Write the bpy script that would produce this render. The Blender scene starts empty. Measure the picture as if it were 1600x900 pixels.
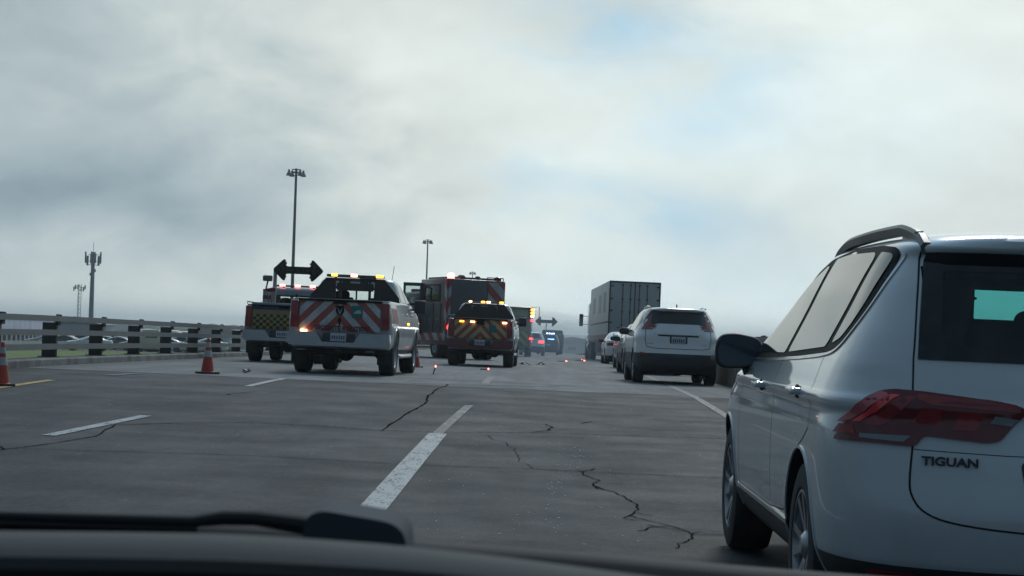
import bpy, bmesh, math, random
from mathutils import Vector, Matrix
from mathutils.bvhtree import BVHTree
from mathutils.geometry import delaunay_2d_cdt
random.seed(7)
R = math.radians
scene = bpy.context.scene
col = scene.collection
PI = math.pi

# ------------------------------------------------------------------ camera
F_PX = 2940.0                      # focal length in pixels of a 1600 px wide frame
CAM_Z = 1.22
camd = bpy.data.cameras.new('camera')
cam = bpy.data.objects.new('camera', camd)
col.objects.link(cam)
scene.camera = cam
camd.sensor_width = 36.0
camd.lens = 36.0 * F_PX / 1600.0
camd.clip_start = 0.05
camd.clip_end = 30000
CAM_M = (Matrix.Translation((0, 0, CAM_Z)) @ Matrix.Rotation(0.0079, 4, 'Z')
         @ Matrix.Rotation(PI / 2 + 0.0253, 4, 'X') @ Matrix.Rotation(R(1.8), 4, 'Z'))
cam.matrix_world = CAM_M
camd.dof.use_dof = True
camd.dof.focus_distance = 30.0
camd.dof.aperture_fstop = 26.0

def at(px, py, Y):
    """point at distance Y (metres along the road) seen at a place of the photograph"""
    d = CAM_M.to_3x3() @ Vector(((px - 800) / F_PX, (450 - py) / F_PX, -1))
    return Vector((0, 0, CAM_Z)) + d * (Y / d.y)

# ------------------------------------------------------------------ world and sun
SUN_EL, SUN_AZ = R(38), R(10)      # azimuth clockwise from +Y
world = bpy.data.worlds.new('World')
scene.world = world
world.use_nodes = True
nt = world.node_tree
nt.nodes.clear()
class N:
    """tiny node helper"""
    def __init__(s, tree): s.t = tree
    def n(s, typ, **kw):
        nd = s.t.nodes.new(typ)
        ins = kw.pop('ins', {})
        for k, v in kw.items(): setattr(nd, k, v)
        for k, v in ins.items():
            if hasattr(v, 'is_output'): s.t.links.new(v, nd.inputs[k])
            else: nd.inputs[k].default_value = v
        return nd
    def m(s, op, a, b=None, c=None, clamp=False):
        nd = s.t.nodes.new('ShaderNodeMath'); nd.operation = op; nd.use_clamp = clamp
        for i, v in enumerate((a, b, c)):
            if v is None: continue
            if hasattr(v, 'is_output'): s.t.links.new(v, nd.inputs[i])
            else: nd.inputs[i].default_value = v
        return nd.outputs[0]
    def mix(s, f, a, b, typ='MIX'):
        nd = s.t.nodes.new('ShaderNodeMix'); nd.data_type = 'RGBA'; nd.blend_type = typ
        for i, v in ((0, f), (6, a), (7, b)):
            if hasattr(v, 'is_output'): s.t.links.new(v, nd.inputs[i])
            else: nd.inputs[i].default_value = v if i == 0 else (tuple(v) + (1,))[:4]
        return nd.outputs[2]
    def ramp(s, f, stops, interp='LINEAR'):
        nd = s.t.nodes.new('ShaderNodeValToRGB')
        s.t.links.new(f, nd.inputs[0])
        cr = nd.color_ramp; cr.interpolation = interp
        while len(cr.elements) < len(stops): cr.elements.new(0.5)
        for e, (p, c) in zip(cr.elements, stops):
            e.position = p
            e.color = (c, c, c, 1) if isinstance(c, (int, float)) else (tuple(c) + (1,))[:4]
        return nd.outputs[0]
    def noise(s, vec, scale, detail=4, rough=0.5, dist=0.0):
        nd = s.n('ShaderNodeTexNoise', ins={'Scale': scale, 'Detail': detail, 'Roughness': rough, 'Distortion': dist})
        if vec is not None: s.t.links.new(vec, nd.inputs['Vector'])
        return nd.outputs['Fac']
w = N(nt)
sky = w.n('ShaderNodeTexSky', sky_type='NISHITA', sun_disc=False, sun_elevation=SUN_EL, sun_rotation=SUN_AZ,
          air_density=1.3, dust_density=3.0, ozone_density=1.2)
tc = w.n('ShaderNodeTexCoord')
sep = w.n('ShaderNodeSeparateXYZ', ins={0: tc.outputs['Generated']})
X, Y_, Z = sep.outputs
ysafe = w.m('MAXIMUM', Y_, 0.15)
az = w.m('DIVIDE', X, ysafe)
el = w.m('DIVIDE', Z, ysafe)
# warped coordinates so that cloud banks have ragged, curling outlines
mp = w.n('ShaderNodeMapping', ins={0: tc.outputs['Generated']})
mp.inputs['Scale'].default_value = (1.0, 1.0, 1.9)
big = w.noise(mp.outputs[0], 5.0, 6, 0.55, 0.5)
mid = w.noise(mp.outputs[0], 13.0, 7, 0.56, 0.35)
fine = w.noise(mp.outputs[0], 34.0, 5, 0.55, 0.3)
wx = w.m('MULTIPLY', w.m('SUBTRACT', mid, 0.5), 0.16)
wz = w.m('MULTIPLY', w.m('SUBTRACT', big, 0.5), 0.10)
azw = w.m('ADD', az, wx)
elw = w.m('ADD', el, wz)
def blob(a, e, sa, se, rot=0.0):
    dx = w.m('SUBTRACT', azw, a); dz = w.m('SUBTRACT', elw, e)
    c, s = math.cos(rot), math.sin(rot)
    u = w.m('ADD', w.m('MULTIPLY', dx, c / sa), w.m('MULTIPLY', dz, s / sa))
    v = w.m('ADD', w.m('MULTIPLY', dx, -s / se), w.m('MULTIPLY', dz, c / se))
    q = w.m('ADD', w.m('MULTIPLY', u, u), w.m('MULTIPLY', v, v))
    return w.m('EXPONENT', w.m('MULTIPLY', q, -1.0))
def sky_at(px, py):
    return (px - 822) / F_PX, (525 - py + (px - 822) * 0.0314) / F_PX
def add(*terms):
    o = None
    for k, t in terms:
        q = w.m('MULTIPLY', t, k)
        o = q if o is None else w.m('ADD', o, q)
    return o
def pb(px, py, sx, sy, rot=0.0):
    a, e = sky_at(px, py)
    return blob(a, e, sx / F_PX, sy / F_PX, rot)
# luminance of the cloud deck: brighter towards the veiled sun, darker banks to the left
sund = Vector((math.sin(SUN_AZ + R(8)) * math.cos(R(24)), math.cos(SUN_AZ + R(8)) * math.cos(R(24)), math.sin(R(24))))
dp = w.n('ShaderNodeVectorMath', operation='DOT_PRODUCT', ins={0: tc.outputs['Generated'], 1: tuple(sund)}).outputs['Value']
glow = w.m('POWER', w.m('MAXIMUM', w.m('ADD', w.m('MULTIPLY', dp, 0.5), 0.5), 0.0), 3.5)
lum = add((0.62, glow),
          (0.14, pb(1500, 110, 430, 260)), (0.10, pb(1180, 130, 300, 150)), (0.15, pb(660, 130, 400, 140, -0.3)), (-0.06, pb(60, 20, 260, 130)),
          (0.13, pb(800, 350, 330, 110)), (0.30, pb(1050, 480, 1050, 85)), (0.08, pb(200, 480, 500, 40)),
          (-0.13, pb(60, 330, 430, 110, 0.15)), (-0.05, pb(430, 400, 180, 70)),
          (0.14, w.m('SUBTRACT', big, 0.5)), (0.26, w.m('SUBTRACT', mid, 0.5)), (0.08, w.m('SUBTRACT', fine, 0.5)))
lum = w.m('ADD', lum, 0.035)
lum = w.m('MAXIMUM', lum, 0.03)
# thin places where the blue above shows through
thin = add((1.2, pb(945, 25, 120, 75)), (0.7, pb(1140, 130, 110, 80)), (0.9, pb(1080, 310, 140, 50, -0.2)), (0.6, pb(820, 245, 110, 40)),
           (0.45, pb(1150, 430, 350, 70)), (0.25, pb(1400, 200, 200, 120)), (0.12, pb(120, 360, 500, 120)))
thin = w.m('MULTIPLY', thin, w.m('ADD', w.m('MULTIPLY', mid, 1.8), -0.05), clamp=True)
STR = 0.10
warm = w.m('MULTIPLY', w.m('SUBTRACT', lum, 0.18), 2.2, clamp=True)
tint = w.mix(warm, (0.72, 1.0, 1.18), (0.935, 1.02, 0.98))
# overhead, above the low cloud bank, the deck is thinner and bluer
high = w.m('MULTIPLY', w.m('SUBTRACT', Z, 0.24), 3.0, clamp=True)
behind = w.m('MULTIPLY', w.m('SUBTRACT', 0.35, Y_), 1.6, clamp=True)
cool = w.m('MAXIMUM', high, behind)
tint = w.mix(cool, tint, (0.62, 0.96, 1.30))
lum = w.m('ADD', lum, w.m('MULTIPLY', cool, 0.10))
cloudc = w.n('ShaderNodeVectorMath', operation='SCALE', ins={0: tint, 'Scale': w.m('DIVIDE', lum, STR)})
bluish = w.n('ShaderNodeVectorMath', operation='MULTIPLY', ins={0: cloudc.outputs[0], 1: (0.50, 0.74, 0.98)}).outputs[0]
skyc = w.mix(0.92, sky.outputs[0], bluish)
wc = w.mix(thin, cloudc.outputs[0], skyc)
bg = w.n('ShaderNodeBackground', ins={0: wc, 1: STR})
w.n('ShaderNodeOutputWorld', ins={0: bg.outputs[0]})

sl = bpy.data.lights.new('sun', 'SUN')
sun = bpy.data.objects.new('sun', sl)
col.objects.link(sun)
sl.energy = 0.9
sl.angle = R(12)
sl.color = (1.0, 0.97, 0.91)
sun.rotation_euler = Vector((math.sin(SUN_AZ) * math.cos(SUN_EL), math.cos(SUN_AZ) * math.cos(SUN_EL), math.sin(SUN_EL))).to_track_quat('Z', 'Y').to_euler()
sun.location = (0, 0, 50)
scene.view_settings.view_transform = 'Standard'
scene.view_settings.look = 'None'
scene.view_settings.exposure = 0.2
scene.view_settings.gamma = 1.0

# ------------------------------------------------------------------ materials
MATS = {}
def lin(c):
    return tuple(((v / 255) / 12.92 if v / 255 <= .04045 else ((v / 255 + .055) / 1.055) ** 2.4) for v in c)
def mat(name, color, rough=0.5, metal=0.0, coat=0.0, dirt=0.0, scale=3.0, spec=0.5, bump=0.0, bscale=60.0):
    if name in MATS: return MATS[name]
    m = bpy.data.materials.new(name); m.use_nodes = True
    t = m.node_tree; k = N(t)
    b = t.nodes['Principled BSDF']
    b.inputs['Roughness'].default_value = rough
    b.inputs['Metallic'].default_value = metal
    b.inputs['Coat Weight'].default_value = coat
    b.inputs['Coat Roughness'].default_value = 0.035
    b.inputs['Specular IOR Level'].default_value = spec
    tcn = k.n('ShaderNodeTexCoord')
    if dirt > 0:
        f = k.noise(tcn.outputs['Object'], scale, 6, 0.6)
        f2 = k.noise(tcn.outputs['Object'], scale * 9, 3, 0.6)
        ff = k.m('MULTIPLY', k.ramp(f, [(0.38, 0), (0.72, 1)]), k.ramp(f2, [(0.25, .5), (0.7, 1)]))
        dc = tuple(0.45 * c + 0.55 * q for c, q in zip(color[:3], (0.11, 0.095, 0.075)))
        c = k.mix(k.m('MULTIPLY', ff, dirt), color[:3], dc)
        t.links.new(c, b.inputs['Base Color'])
        rr = k.m('ADD', rough, k.m('MULTIPLY', ff, 0.25 * dirt), clamp=True)
        t.links.new(rr, b.inputs['Roughness'])
    else:
        b.inputs['Base Color'].default_value = tuple(color[:3]) + (1,)
    if bump > 0:
        h = k.noise(tcn.outputs['Object'], bscale, 4, 0.6)
        bp = k.n('ShaderNodeBump', ins={'Strength': bump, 'Distance': 0.01, 'Height': h})
        t.links.new(bp.outputs[0], b.inputs['Normal'])
    MATS[name] = m
    return m
def emit(name, color, strength):
    if name in MATS: return MATS[name]
    m = bpy.data.materials.new(name); m.use_nodes = True
    b = m.node_tree.nodes['Principled BSDF']
    b.inputs['Base Color'].default_value = tuple(c * .5 for c in color) + (1,)
    b.inputs['Emission Color'].default_value = tuple(color) + (1,)
    b.inputs['Emission Strength'].default_value = strength
    MATS[name] = m
    return m
def pattern(name, fn, rough=0.45, spec=0.4):
    """material whose colour is fn(k, x, y, z) in object space"""
    if name in MATS: return MATS[name]
    m = bpy.data.materials.new(name); m.use_nodes = True
    t = m.node_tree; k = N(t); b = t.nodes['Principled BSDF']
    tcn = k.n('ShaderNodeTexCoord')
    sp = k.n('ShaderNodeSeparateXYZ', ins={0: tcn.outputs['Object']})
    c = fn(k, *sp.outputs, tcn.outputs['Object'])
    t.links.new(c, b.inputs['Base Color'])
    b.inputs['Roughness'].default_value = rough
    b.inputs['Specular IOR Level'].default_value = spec
    MATS[name] = m
    return m
def chevron(name, c1, c2, pitch=0.30, dirtc=(0.2, 0.17, 0.14), slope=1.0, cx=0.0):
    def fn(k, x, y, z, v):
        ax = k.m('ABSOLUTE', k.m('SUBTRACT', x, cx))
        s = k.m('ADD', k.m('MULTIPLY', ax, 1.0), k.m('MULTIPLY', z, slope))
        fr = k.m('FRACT', k.m('DIVIDE', s, pitch))
        st = k.m('GREATER_THAN', fr, 0.5)
        c = k.mix(st, c1, c2)
        d = k.ramp(k.noise(v, 5.0, 6, 0.65), [(0.4, 0), (0.75, 0.6)])
        return k.mix(d, c, dirtc)
    return pattern(name, fn)

M = dict
GLASS = mat('dark_tinted_glass', (0.012, 0.016, 0.018), 0.03, spec=0.6)
GLASS.node_tree.nodes['Principled BSDF'].inputs['IOR'].default_value = 1.85
GLASSF = mat('far_car_glass', (0.02, 0.028, 0.032), 0.06, spec=0.6)
RUBBER = mat('tyre_rubber', (0.026, 0.030, 0.034), 0.8, dirt=0.5, scale=6)
BLACKP = mat('black_plastic', (0.032, 0.038, 0.044), 0.55, dirt=0.25, scale=5)
SHADE = mat('underbody_black', (0.015, 0.016, 0.018), 0.85)
GLOSSK = mat('gloss_black_trim', (0.008, 0.009, 0.010), 0.6, spec=.08)
SEAM = mat('panel_gap', (0.006, 0.007, 0.008), 0.8)
CHROME = mat('chrome', (0.48, 0.50, 0.52), 0.2, metal=1.0, dirt=0.3, scale=7)
ALLOY = mat('alloy', (0.42, 0.43, 0.45), 0.3, metal=0.9, dirt=0.3)
STEEL = mat('galvanised_steel', (0.40, 0.41, 0.40), 0.55, metal=0.3, dirt=0.5, scale=2.0)
DSTEEL = mat('dark_steel', (0.05, 0.052, 0.055), 0.6, dirt=0.3)
PLATE = mat('plate_white', (0.50, 0.52, 0.56), 0.5, dirt=0.6, scale=16)
INK = mat('plate_ink', (0.05, 0.07, 0.16), 0.6)
REDL = mat('red_lens', (0.25, 0.018, 0.022), 0.12, coat=0.5, dirt=0.2, scale=20)
REDDARK = mat('dark_red_lens', (0.13, 0.013, 0.018), 0.1, coat=0.5)
CLEARL = mat('clear_lens', (0.20, 0.22, 0.24), 0.12, coat=0.4)
E_AMB = emit('amber_lamp', (1.0, 0.34, 0.03), 6.0)
E_AMBW = emit('amber_lamp_hot', (1.0, 0.45, 0.18), 7.5)
E_RED = emit('red_lamp', (1.0, 0.05, 0.06), 4.5)
E_PINK = emit('red_lamp_hot', (1.0, 0.17, 0.14), 6.0)
E_BLUE = emit('blue_lamp', (0.10, 0.28, 1.0), 9.0)
E_BLUEW = emit('blue_lamp_hot', (0.36, 0.52, 1.0), 9.0)

# ------------------------------------------------------------------ object helpers
def tag(o, label=None, cat=None, group=None, kind=None):
    if label: o['label'] = label
    if cat: o['category'] = cat
    if group: o['group'] = group
    if kind: o['kind'] = kind
    return o
def empty(name, loc, rot=(0, 0, 0), **kw):
    o = bpy.data.objects.new(name, None)
    o.empty_display_size = 0.3
    o.location = loc; o.rotation_euler = rot
    col.objects.link(o)
    return tag(o, **kw)
def link(name, me, m=None, parent=None, smooth=None):
    if m is not None:
        me.materials.clear()
        for q in (m if isinstance(m, (list, tuple)) else [m]): me.materials.append(q)
    if smooth is not None:
        me.shade_smooth()
        me.set_sharp_from_angle(angle=R(smooth))
    o = bpy.data.objects.new(name, me)
    o.parent = parent
    col.objects.link(o)
    return o
def copy_tree(o, parent=None):
    c = o.copy(); col.objects.link(c); c.parent = parent
    for ch in list(o.children): copy_tree(ch, c)
    return c

class MB:
    """collects primitives into one mesh"""
    def __init__(s): s.v = []; s.f = []
    def raw(s, v, f):
        b = len(s.v); s.v += [Vector(p) for p in v]; s.f += [[b + i for i in q] for q in f]; return s
    def box(s, c, d, bev=0.0, rot=None, seg=2):
        bm = bmesh.new(); bmesh.ops.create_cube(bm, size=1)
        bmesh.ops.scale(bm, vec=Vector(d), verts=bm.verts)
        if bev > 0: bmesh.ops.bevel(bm, geom=bm.edges[:], offset=min(bev, min(d) * .45), segments=seg, profile=0.5, affect='EDGES')
        if rot is not None: bmesh.ops.rotate(bm, cent=(0, 0, 0), matrix=rot.to_3x3() if hasattr(rot, 'to_3x3') else rot, verts=bm.verts)
        bmesh.ops.translate(bm, vec=Vector(c), verts=bm.verts)
        bm.verts.index_update()
        s.raw([v.co.copy() for v in bm.verts], [[v.index for v in f.verts] for f in bm.faces]); bm.free(); return s
    def tube(s, pts, r, n=8, r2=None, cap=True):
        pts = [Vector(p) for p in pts]; rings = []
        for i, p in enumerate(pts):
            d = (pts[min(i + 1, len(pts) - 1)] - pts[max(i - 1, 0)]).normalized()
            a = Vector((0, 0, 1)) if abs(d.z) < .9 else Vector((1, 0, 0))
            u = d.cross(a).normalized(); v = d.cross(u).normalized()
            rr = r if r2 is None else r + (r2 - r) * i / (len(pts) - 1)
            if isinstance(r, (list, tuple)): rr = r[i]
            rings.append([p + u * rr * math.cos(2 * PI * j / n) + v * rr * math.sin(2 * PI * j / n) for j in range(n)])
        V = [q for g in rings for q in g]; Fs = []
        for i in range(len(pts) - 1):
            for j in range(n):
                a = i * n + j; b = i * n + (j + 1) % n
                Fs.append([a, b, b + n, a + n])
        if cap:
            Fs.append(list(range(n))[::-1]); Fs.append([(len(pts) - 1) * n + j for j in range(n)])
        return s.raw(V, Fs)
    def bar(s, a, b, wdt, h, up=(0, 0, 1)):
        a = Vector(a); b = Vector(b); d = (b - a); L = d.length; d.normalize()
        u = d.cross(Vector(up)).normalized(); v = u.cross(d)
        m3 = Matrix((u, d, v)).transposed()
        return s.box((a + b) / 2, (wdt, L, h), 0, m3)
    def prism(s, poly, fn, t0, t1):
        """polygon extruded: fn(a, b, t) gives the point"""
        n = len(poly)
        V = [fn(a, b, t0) for a, b in poly] + [fn(a, b, t1) for a, b in poly]
        Fs = [list(range(n))[::-1], [n + i for i in range(n)]] + [[i, (i + 1) % n, n + (i + 1) % n, n + i] for i in range(n)]
        return s.raw(V, Fs)
    def lathe(s, prof, axis='x', c=(0, 0, 0), n=40):
        """prof: list of (axial, radius)"""
        V = []; Fs = []; c = Vector(c)
        for (a, r) in prof:
            for j in range(n):
                t = 2 * PI * j / n
                p = {'x': (a, r * math.cos(t), r * math.sin(t)), 'z': (r * math.cos(t), r * math.sin(t), a), 'y': (r * math.cos(t), a, r * math.sin(t))}[axis]
                V.append(c + Vector(p))
        for i in range(len(prof) - 1):
            for j in range(n):
                a = i * n + j; b = i * n + (j + 1) % n
                Fs.append([a, b, b + n, a + n])
        return s.raw(V, Fs)
    def ellipsoid(s, c, d, n=2.6, nu=28, nv=16, rot=None):
        V = []; Fs = []
        sg = lambda q, e: math.copysign(abs(q) ** e, q)
        e = 2.0 / n
        for i in range(nv + 1):
            ph = -PI / 2 + PI * i / nv
            for j in range(nu):
                th = 2 * PI * j / nu
                p = Vector((d[0] / 2 * sg(math.cos(ph), e) * sg(math.cos(th), e), d[1] / 2 * sg(math.cos(ph), e) * sg(math.sin(th), e), d[2] / 2 * sg(math.sin(ph), e)))
                if rot is not None: p = rot.to_3x3() @ p
                V.append(Vector(c) + p)
        for i in range(nv):
            for j in range(nu):
                a = i * nu + j; b = i * nu + (j + 1) % nu
                Fs.append([a, b, b + nu, a + nu])
        return s.raw(V, Fs)
    def mesh(s, name, fix=True):
        me = bpy.data.meshes.new(name)
        me.from_pydata([tuple(p) for p in s.v], [], s.f)
        bm = bmesh.new(); bm.from_mesh(me)
        bmesh.ops.remove_doubles(bm, verts=bm.verts, dist=1e-5)
        bmesh.ops.dissolve_degenerate(bm, dist=1e-6, edges=bm.edges)
        if fix: bmesh.ops.recalc_face_normals(bm, faces=bm.faces)
        bm.to_mesh(me); bm.free()
        return me
    def build(s, name, m, parent=None, smooth=35, fix=True):
        return link(name, s.mesh(name, fix), m, parent, smooth)

def pchip(keys, x):
    """monotone cubic through (x, value) keys"""
    n = len(keys)
    if x <= keys[0][0]: return keys[0][1]
    if x >= keys[-1][0]: return keys[-1][1]
    i = 0
    while keys[i + 1][0] < x: i += 1
    h = [keys[j + 1][0] - keys[j][0] for j in range(n - 1)]
    d = [(keys[j + 1][1] - keys[j][1]) / h[j] for j in range(n - 1)]
    def slope(j):
        if j == 0: return d[0]
        if j == n - 1: return d[-1]
        if d[j - 1] * d[j] <= 0: return 0
        return 2 * d[j - 1] * d[j] / (d[j - 1] + d[j])
    t = (x - keys[i][0]) / h[i]
    m0, m1 = slope(i) * h[i], slope(i + 1) * h[i]
    p0, p1 = keys[i][1], keys[i + 1][1]
    return (2 * t**3 - 3 * t**2 + 1) * p0 + (t**3 - 2 * t**2 + t) * m0 + (-2 * t**3 + 3 * t**2) * p1 + (t**3 - t**2) * m1

def ring_body(keys, dz=None, nc=22, ns=22, nz=60):
    """closed shell from stacked plan outlines.
    keys: (z, half width, rear y, rear corner length, rear power, front y, front corner length, front power)"""
    z0, z1 = keys[0][0], keys[-1][0]
    zs = sorted(set([k[0] for k in keys] + [z0 + (z1 - z0) * i / nz for i in range(nz + 1)]))
    zz = [zs[0]]
    for z in zs[1:]:
        if z - zz[-1] > 0.002: zz.append(z)
    cols = [[(k[0], k[i]) for k in keys] for i in range(1, 8)]
    V = []; Fs = []; n = None
    for z in zz:
        W, yr, Lr, nr, yf, Lf, nf = [pchip(c, z) for c in cols]
        span = yf - yr
        Lr = min(Lr, span * .48); Lf = min(Lf, span * .48)
        half = []
        for i in range(nc + 1):
            t = i / nc * PI / 2
            half.append((W * math.sin(t) ** (2 / nr), yr + Lr * (1 - max(0.0, math.cos(t)) ** (2 / nr))))
        a, b = yr + Lr, yf - Lf
        for i in range(1, ns):
            half.append((W, a + (b - a) * i / ns))
        for i in range(nc, -1, -1):
            t = i / nc * PI / 2
            half.append((W * math.sin(t) ** (2 / nf), yf - Lf * (1 - max(0.0, math.cos(t)) ** (2 / nf))))
        ring = [(-x, y) for x, y in half] + [(x, y) for x, y in half[-2:0:-1]]
        n = len(ring)
        for (x, y) in ring:
            V.append((x, y, z + (dz(x, y, z) if dz else 0)))
    L = len(zz)
    for i in range(L - 1):
        for j in range(n):
            a = i * n + j; b = i * n + (j + 1) % n
            Fs.append([a, b, b + n, a + n])
    m = n // 2
    for base in (0, (L - 1) * n):
        for j in range(m):
            a, b = base + j, base + j + 1
            c, d = base + (n - j - 1), base + (n - j) % n
            q = [a, b, c, d]
            q = list(dict.fromkeys(q))
            if len(q) >= 3: Fs.append(q)
    return V, Fs

def boolean(me, cutters):
    """cuts one after the other; a failed cut is repeated with the cutter moved by under a millimetre"""
    rj = random.Random(1)
    for c in cutters:
        n0 = len(me.polygons)
        for attempt in range(8):
            o = bpy.data.objects.new('tmp', me); col.objects.link(o)
            q = bpy.data.objects.new('tmpc', c); col.objects.link(q)
            j = 0.0009 * attempt + .00013
            q.location = (rj.uniform(-j, j), rj.uniform(-j, j), rj.uniform(-j, j)); q.rotation_euler = (rj.uniform(-j, j),) * 3
            md = o.modifiers.new('b', 'BOOLEAN'); md.operation = 'DIFFERENCE'; md.solver = 'EXACT'; md.object = q
            dg = bpy.context.evaluated_depsgraph_get()
            out = bpy.data.meshes.new_from_object(o.evaluated_get(dg))
            bpy.data.objects.remove(q); bpy.data.objects.remove(o)
            if len(out.polygons) > n0 * .6: break
        else:
            out = me
        me = out
    return me

def chaikin(p, it=2, closed=True, keep=0.25):
    for _ in range(it):
        q = []
        n = len(p)
        for i in range(n):
            a, b = p[i], p[(i + 1) % n]
            q.append((a[0] + (b[0] - a[0]) * keep, a[1] + (b[1] - a[1]) * keep))
            q.append((b[0] - (b[0] - a[0]) * keep, b[1] - (b[1] - a[1]) * keep))
        p = q
    return p
def rounded(poly, r=0.03, n=4):
    """round the corners of a polygon with radius about r"""
    out = []; N_ = len(poly)
    for i in range(N_):
        p = Vector(poly[i]); a = Vector(poly[i - 1]); b = Vector(poly[(i + 1) % N_])
        da = (a - p); db = (b - p)
        ra = min(r, da.length * .45); rb = min(r, db.length * .45)
        pa = p + da.normalized() * ra; pb_ = p + db.normalized() * rb
        for j in range(n + 1):
            t = j / n
            q = pa * (1 - t) ** 2 + p * 2 * t * (1 - t) + pb_ * t * t
            out.append((q.x, q.y))
    return out
def resample(poly, step, closed=True):
    out = []
    n = len(poly)
    for i in range(n if closed else n - 1):
        a = Vector(poly[i]); b = Vector(poly[(i + 1) % n])
        k = max(1, int(math.ceil((b - a).length / step)))
        for j in range(k): 
            q = a.lerp(b, j / k); out.append((q.x, q.y))
    if not closed: out.append(tuple(poly[-1]))
    return out
def inside(p, poly):
    c = False; x, y = p; n = len(poly); j = n - 1
    for i in range(n):
        xi, yi = poly[i]; xj, yj = poly[j]
        if (yi > y) != (yj > y) and x < (xj - xi) * (y - yi) / (yj - yi) + xi: c = not c
        j = i
    return c
def segdist(p, poly):
    best = 1e9; P = Vector(p); n = len(poly)
    for i in range(n):
        a = Vector(poly[i]); b = Vector(poly[(i + 1) % n]); d = b - a
        t = max(0, min(1, (P - a).dot(d) / max(1e-9, d.length_squared)))
        best = min(best, (P - a - d * t).length)
    return best

class Skin:
    """projects outlines on to a body surface"""
    def __init__(s, V, Fs, pivot=(-0.35, 0.6)):
        s.b = BVHTree.FromPolygons([Vector(v) for v in V], Fs)
        s.pv = pivot
        s.sm = None
    def hit(s, mode, a, b):
        if mode == 'L': o, d = Vector((-5, a, b)), Vector((1, 0, 0))
        elif mode == 'Rt': o, d = Vector((5, a, b)), Vector((-1, 0, 0))
        elif mode == 'B': o, d = Vector((a, -5, b)), Vector((0, 1, 0))
        elif mode == 'F': o, d = Vector((a, 12, b)), Vector((0, -1, 0))
        elif mode == 'T': o, d = Vector((a, b, 6)), Vector((0, 0, -1))
        elif mode in ('P', 'Q'):   # polar about a pivot near the left (P) or right (Q) rear corner, angle in degrees from straight back
            sx = 1 if mode == 'P' else -1
            t = R(a); out = Vector((-math.sin(t) * sx, -math.cos(t), 0))
            pv = Vector((s.pv[0] * sx, s.pv[1], b))
            o, d = pv + out * 5, -out
        loc, nor, idx, dist = s.b.ray_cast(o, d)
        if loc is None:
            loc, nor, idx, dist = s.b.find_nearest(o + d * 4.0)
        if nor.dot(d) > 0: nor = -nor
        return loc, nor
    def patch(s, name, mode, poly, m, parent, off=0.004, depth=0.012, step=0.05, ang=1.0, smooth=40, label=None):
        """ang: metres per unit of the first coordinate (for polar patches)"""
        P = [(a * ang, b) for a, b in poly]
        P = resample(P, step)
        pts = list(P); n = len(P)
        xs = [p[0] for p in P]; ys = [p[1] for p in P]
        x = min(xs) + step / 2
        while x < max(xs):
            y = min(ys) + step / 2
            while y < max(ys):
                if inside((x, y), P) and segdist((x, y), P) > step * .45: pts.append((x, y))
                y += step
            x += step
        r = delaunay_2d_cdt([Vector(p) for p in pts], [(i, (i + 1) % n) for i in range(n)], [], 1, 1e-6)
        vs, es, fs = r[0], r[1], r[2]
        V = []; nr = []
        for p in vs:
            loc, nor = s.hit(mode, p.x / ang, p.y)
            V.append(loc + nor * off); nr.append(nor)
        Fs = []
        for f in fs:
            a, b, c = [V[i] for i in f[:3]]
            g = (b - a).cross(c - a)
            f = list(f)
            if g.dot(nr[f[0]]) < 0: f = f[::-1]
            Fs.append(f)
        # skirt
        cnt = {}
        for f in Fs:
            for i in range(len(f)):
                e = (f[i], f[(i + 1) % len(f)])
                cnt[e] = 1
        bd = [e for e in cnt if (e[1], e[0]) not in cnt]
        mp_ = {}
        for e in bd:
            for i in e:
                if i not in mp_:
                    mp_[i] = len(V); V.append(V[i] - nr[i] * depth)
        for a, b in bd: Fs.append([b, a, mp_[a], mp_[b]])
        me = bpy.data.meshes.new(name); me.from_pydata([tuple(v) for v in V], [], Fs)
        o = link(name, me, m, parent, smooth)
        if label: o['label'] = label
        return o
    def strip(s, mb, mode, line, wd, off=0.0035, step=0.03, ang=1.0, thick=0.0):
        """adds a thin ribbon that follows the surface"""
        P = resample([(a * ang, b) for a, b in line], step, closed=False)
        V = []; 
        for i, p in enumerate(P):
            d = Vector(P[min(i + 1, len(P) - 1)]) - Vector(P[max(i - 1, 0)])
            d.normalize(); nn = Vector((-d.y, d.x)) * wd / 2
            q = Vector(p)
            row = []
            for sg in (1, -1):
                c = q + nn * sg
                loc, nor = s.hit(mode, c.x / ang, c.y)
                row.append((loc, nor))
            V += [row[0][0] + row[0][1] * off, row[1][0] + row[1][1] * off]
            if thick: V += [row[1][0] - row[1][1] * thick, row[0][0] - row[0][1] * thick]
        k = 4 if thick else 2
        Fs = []
        for i in range(len(P) - 1):
            for j in range(k if thick else 1):
                a = i * k + j; b = i * k + (j + 1) % k
                Fs.append([a, b, b + k, a + k])
        mb.raw(V, Fs)

def text_mesh(body, size, depth=0.004, align='CENTER', bold=0.0, sx=1.0):
    cu = bpy.data.curves.new('t', 'FONT'); cu.body = body; cu.size = size; cu.extrude = depth; cu.align_x = align
    cu.offset = bold
    o = bpy.data.objects.new('t', cu); col.objects.link(o)
    dg = bpy.context.evaluated_depsgraph_get()
    me = bpy.data.meshes.new_from_object(o.evaluated_get(dg))
    bpy.data.objects.remove(o)
    me.transform(Matrix.Diagonal((sx, 1, 1, 1)))
    me.transform(Matrix.Rotation(PI / 2, 4, 'X'))   # readable from -y
    return me

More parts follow.
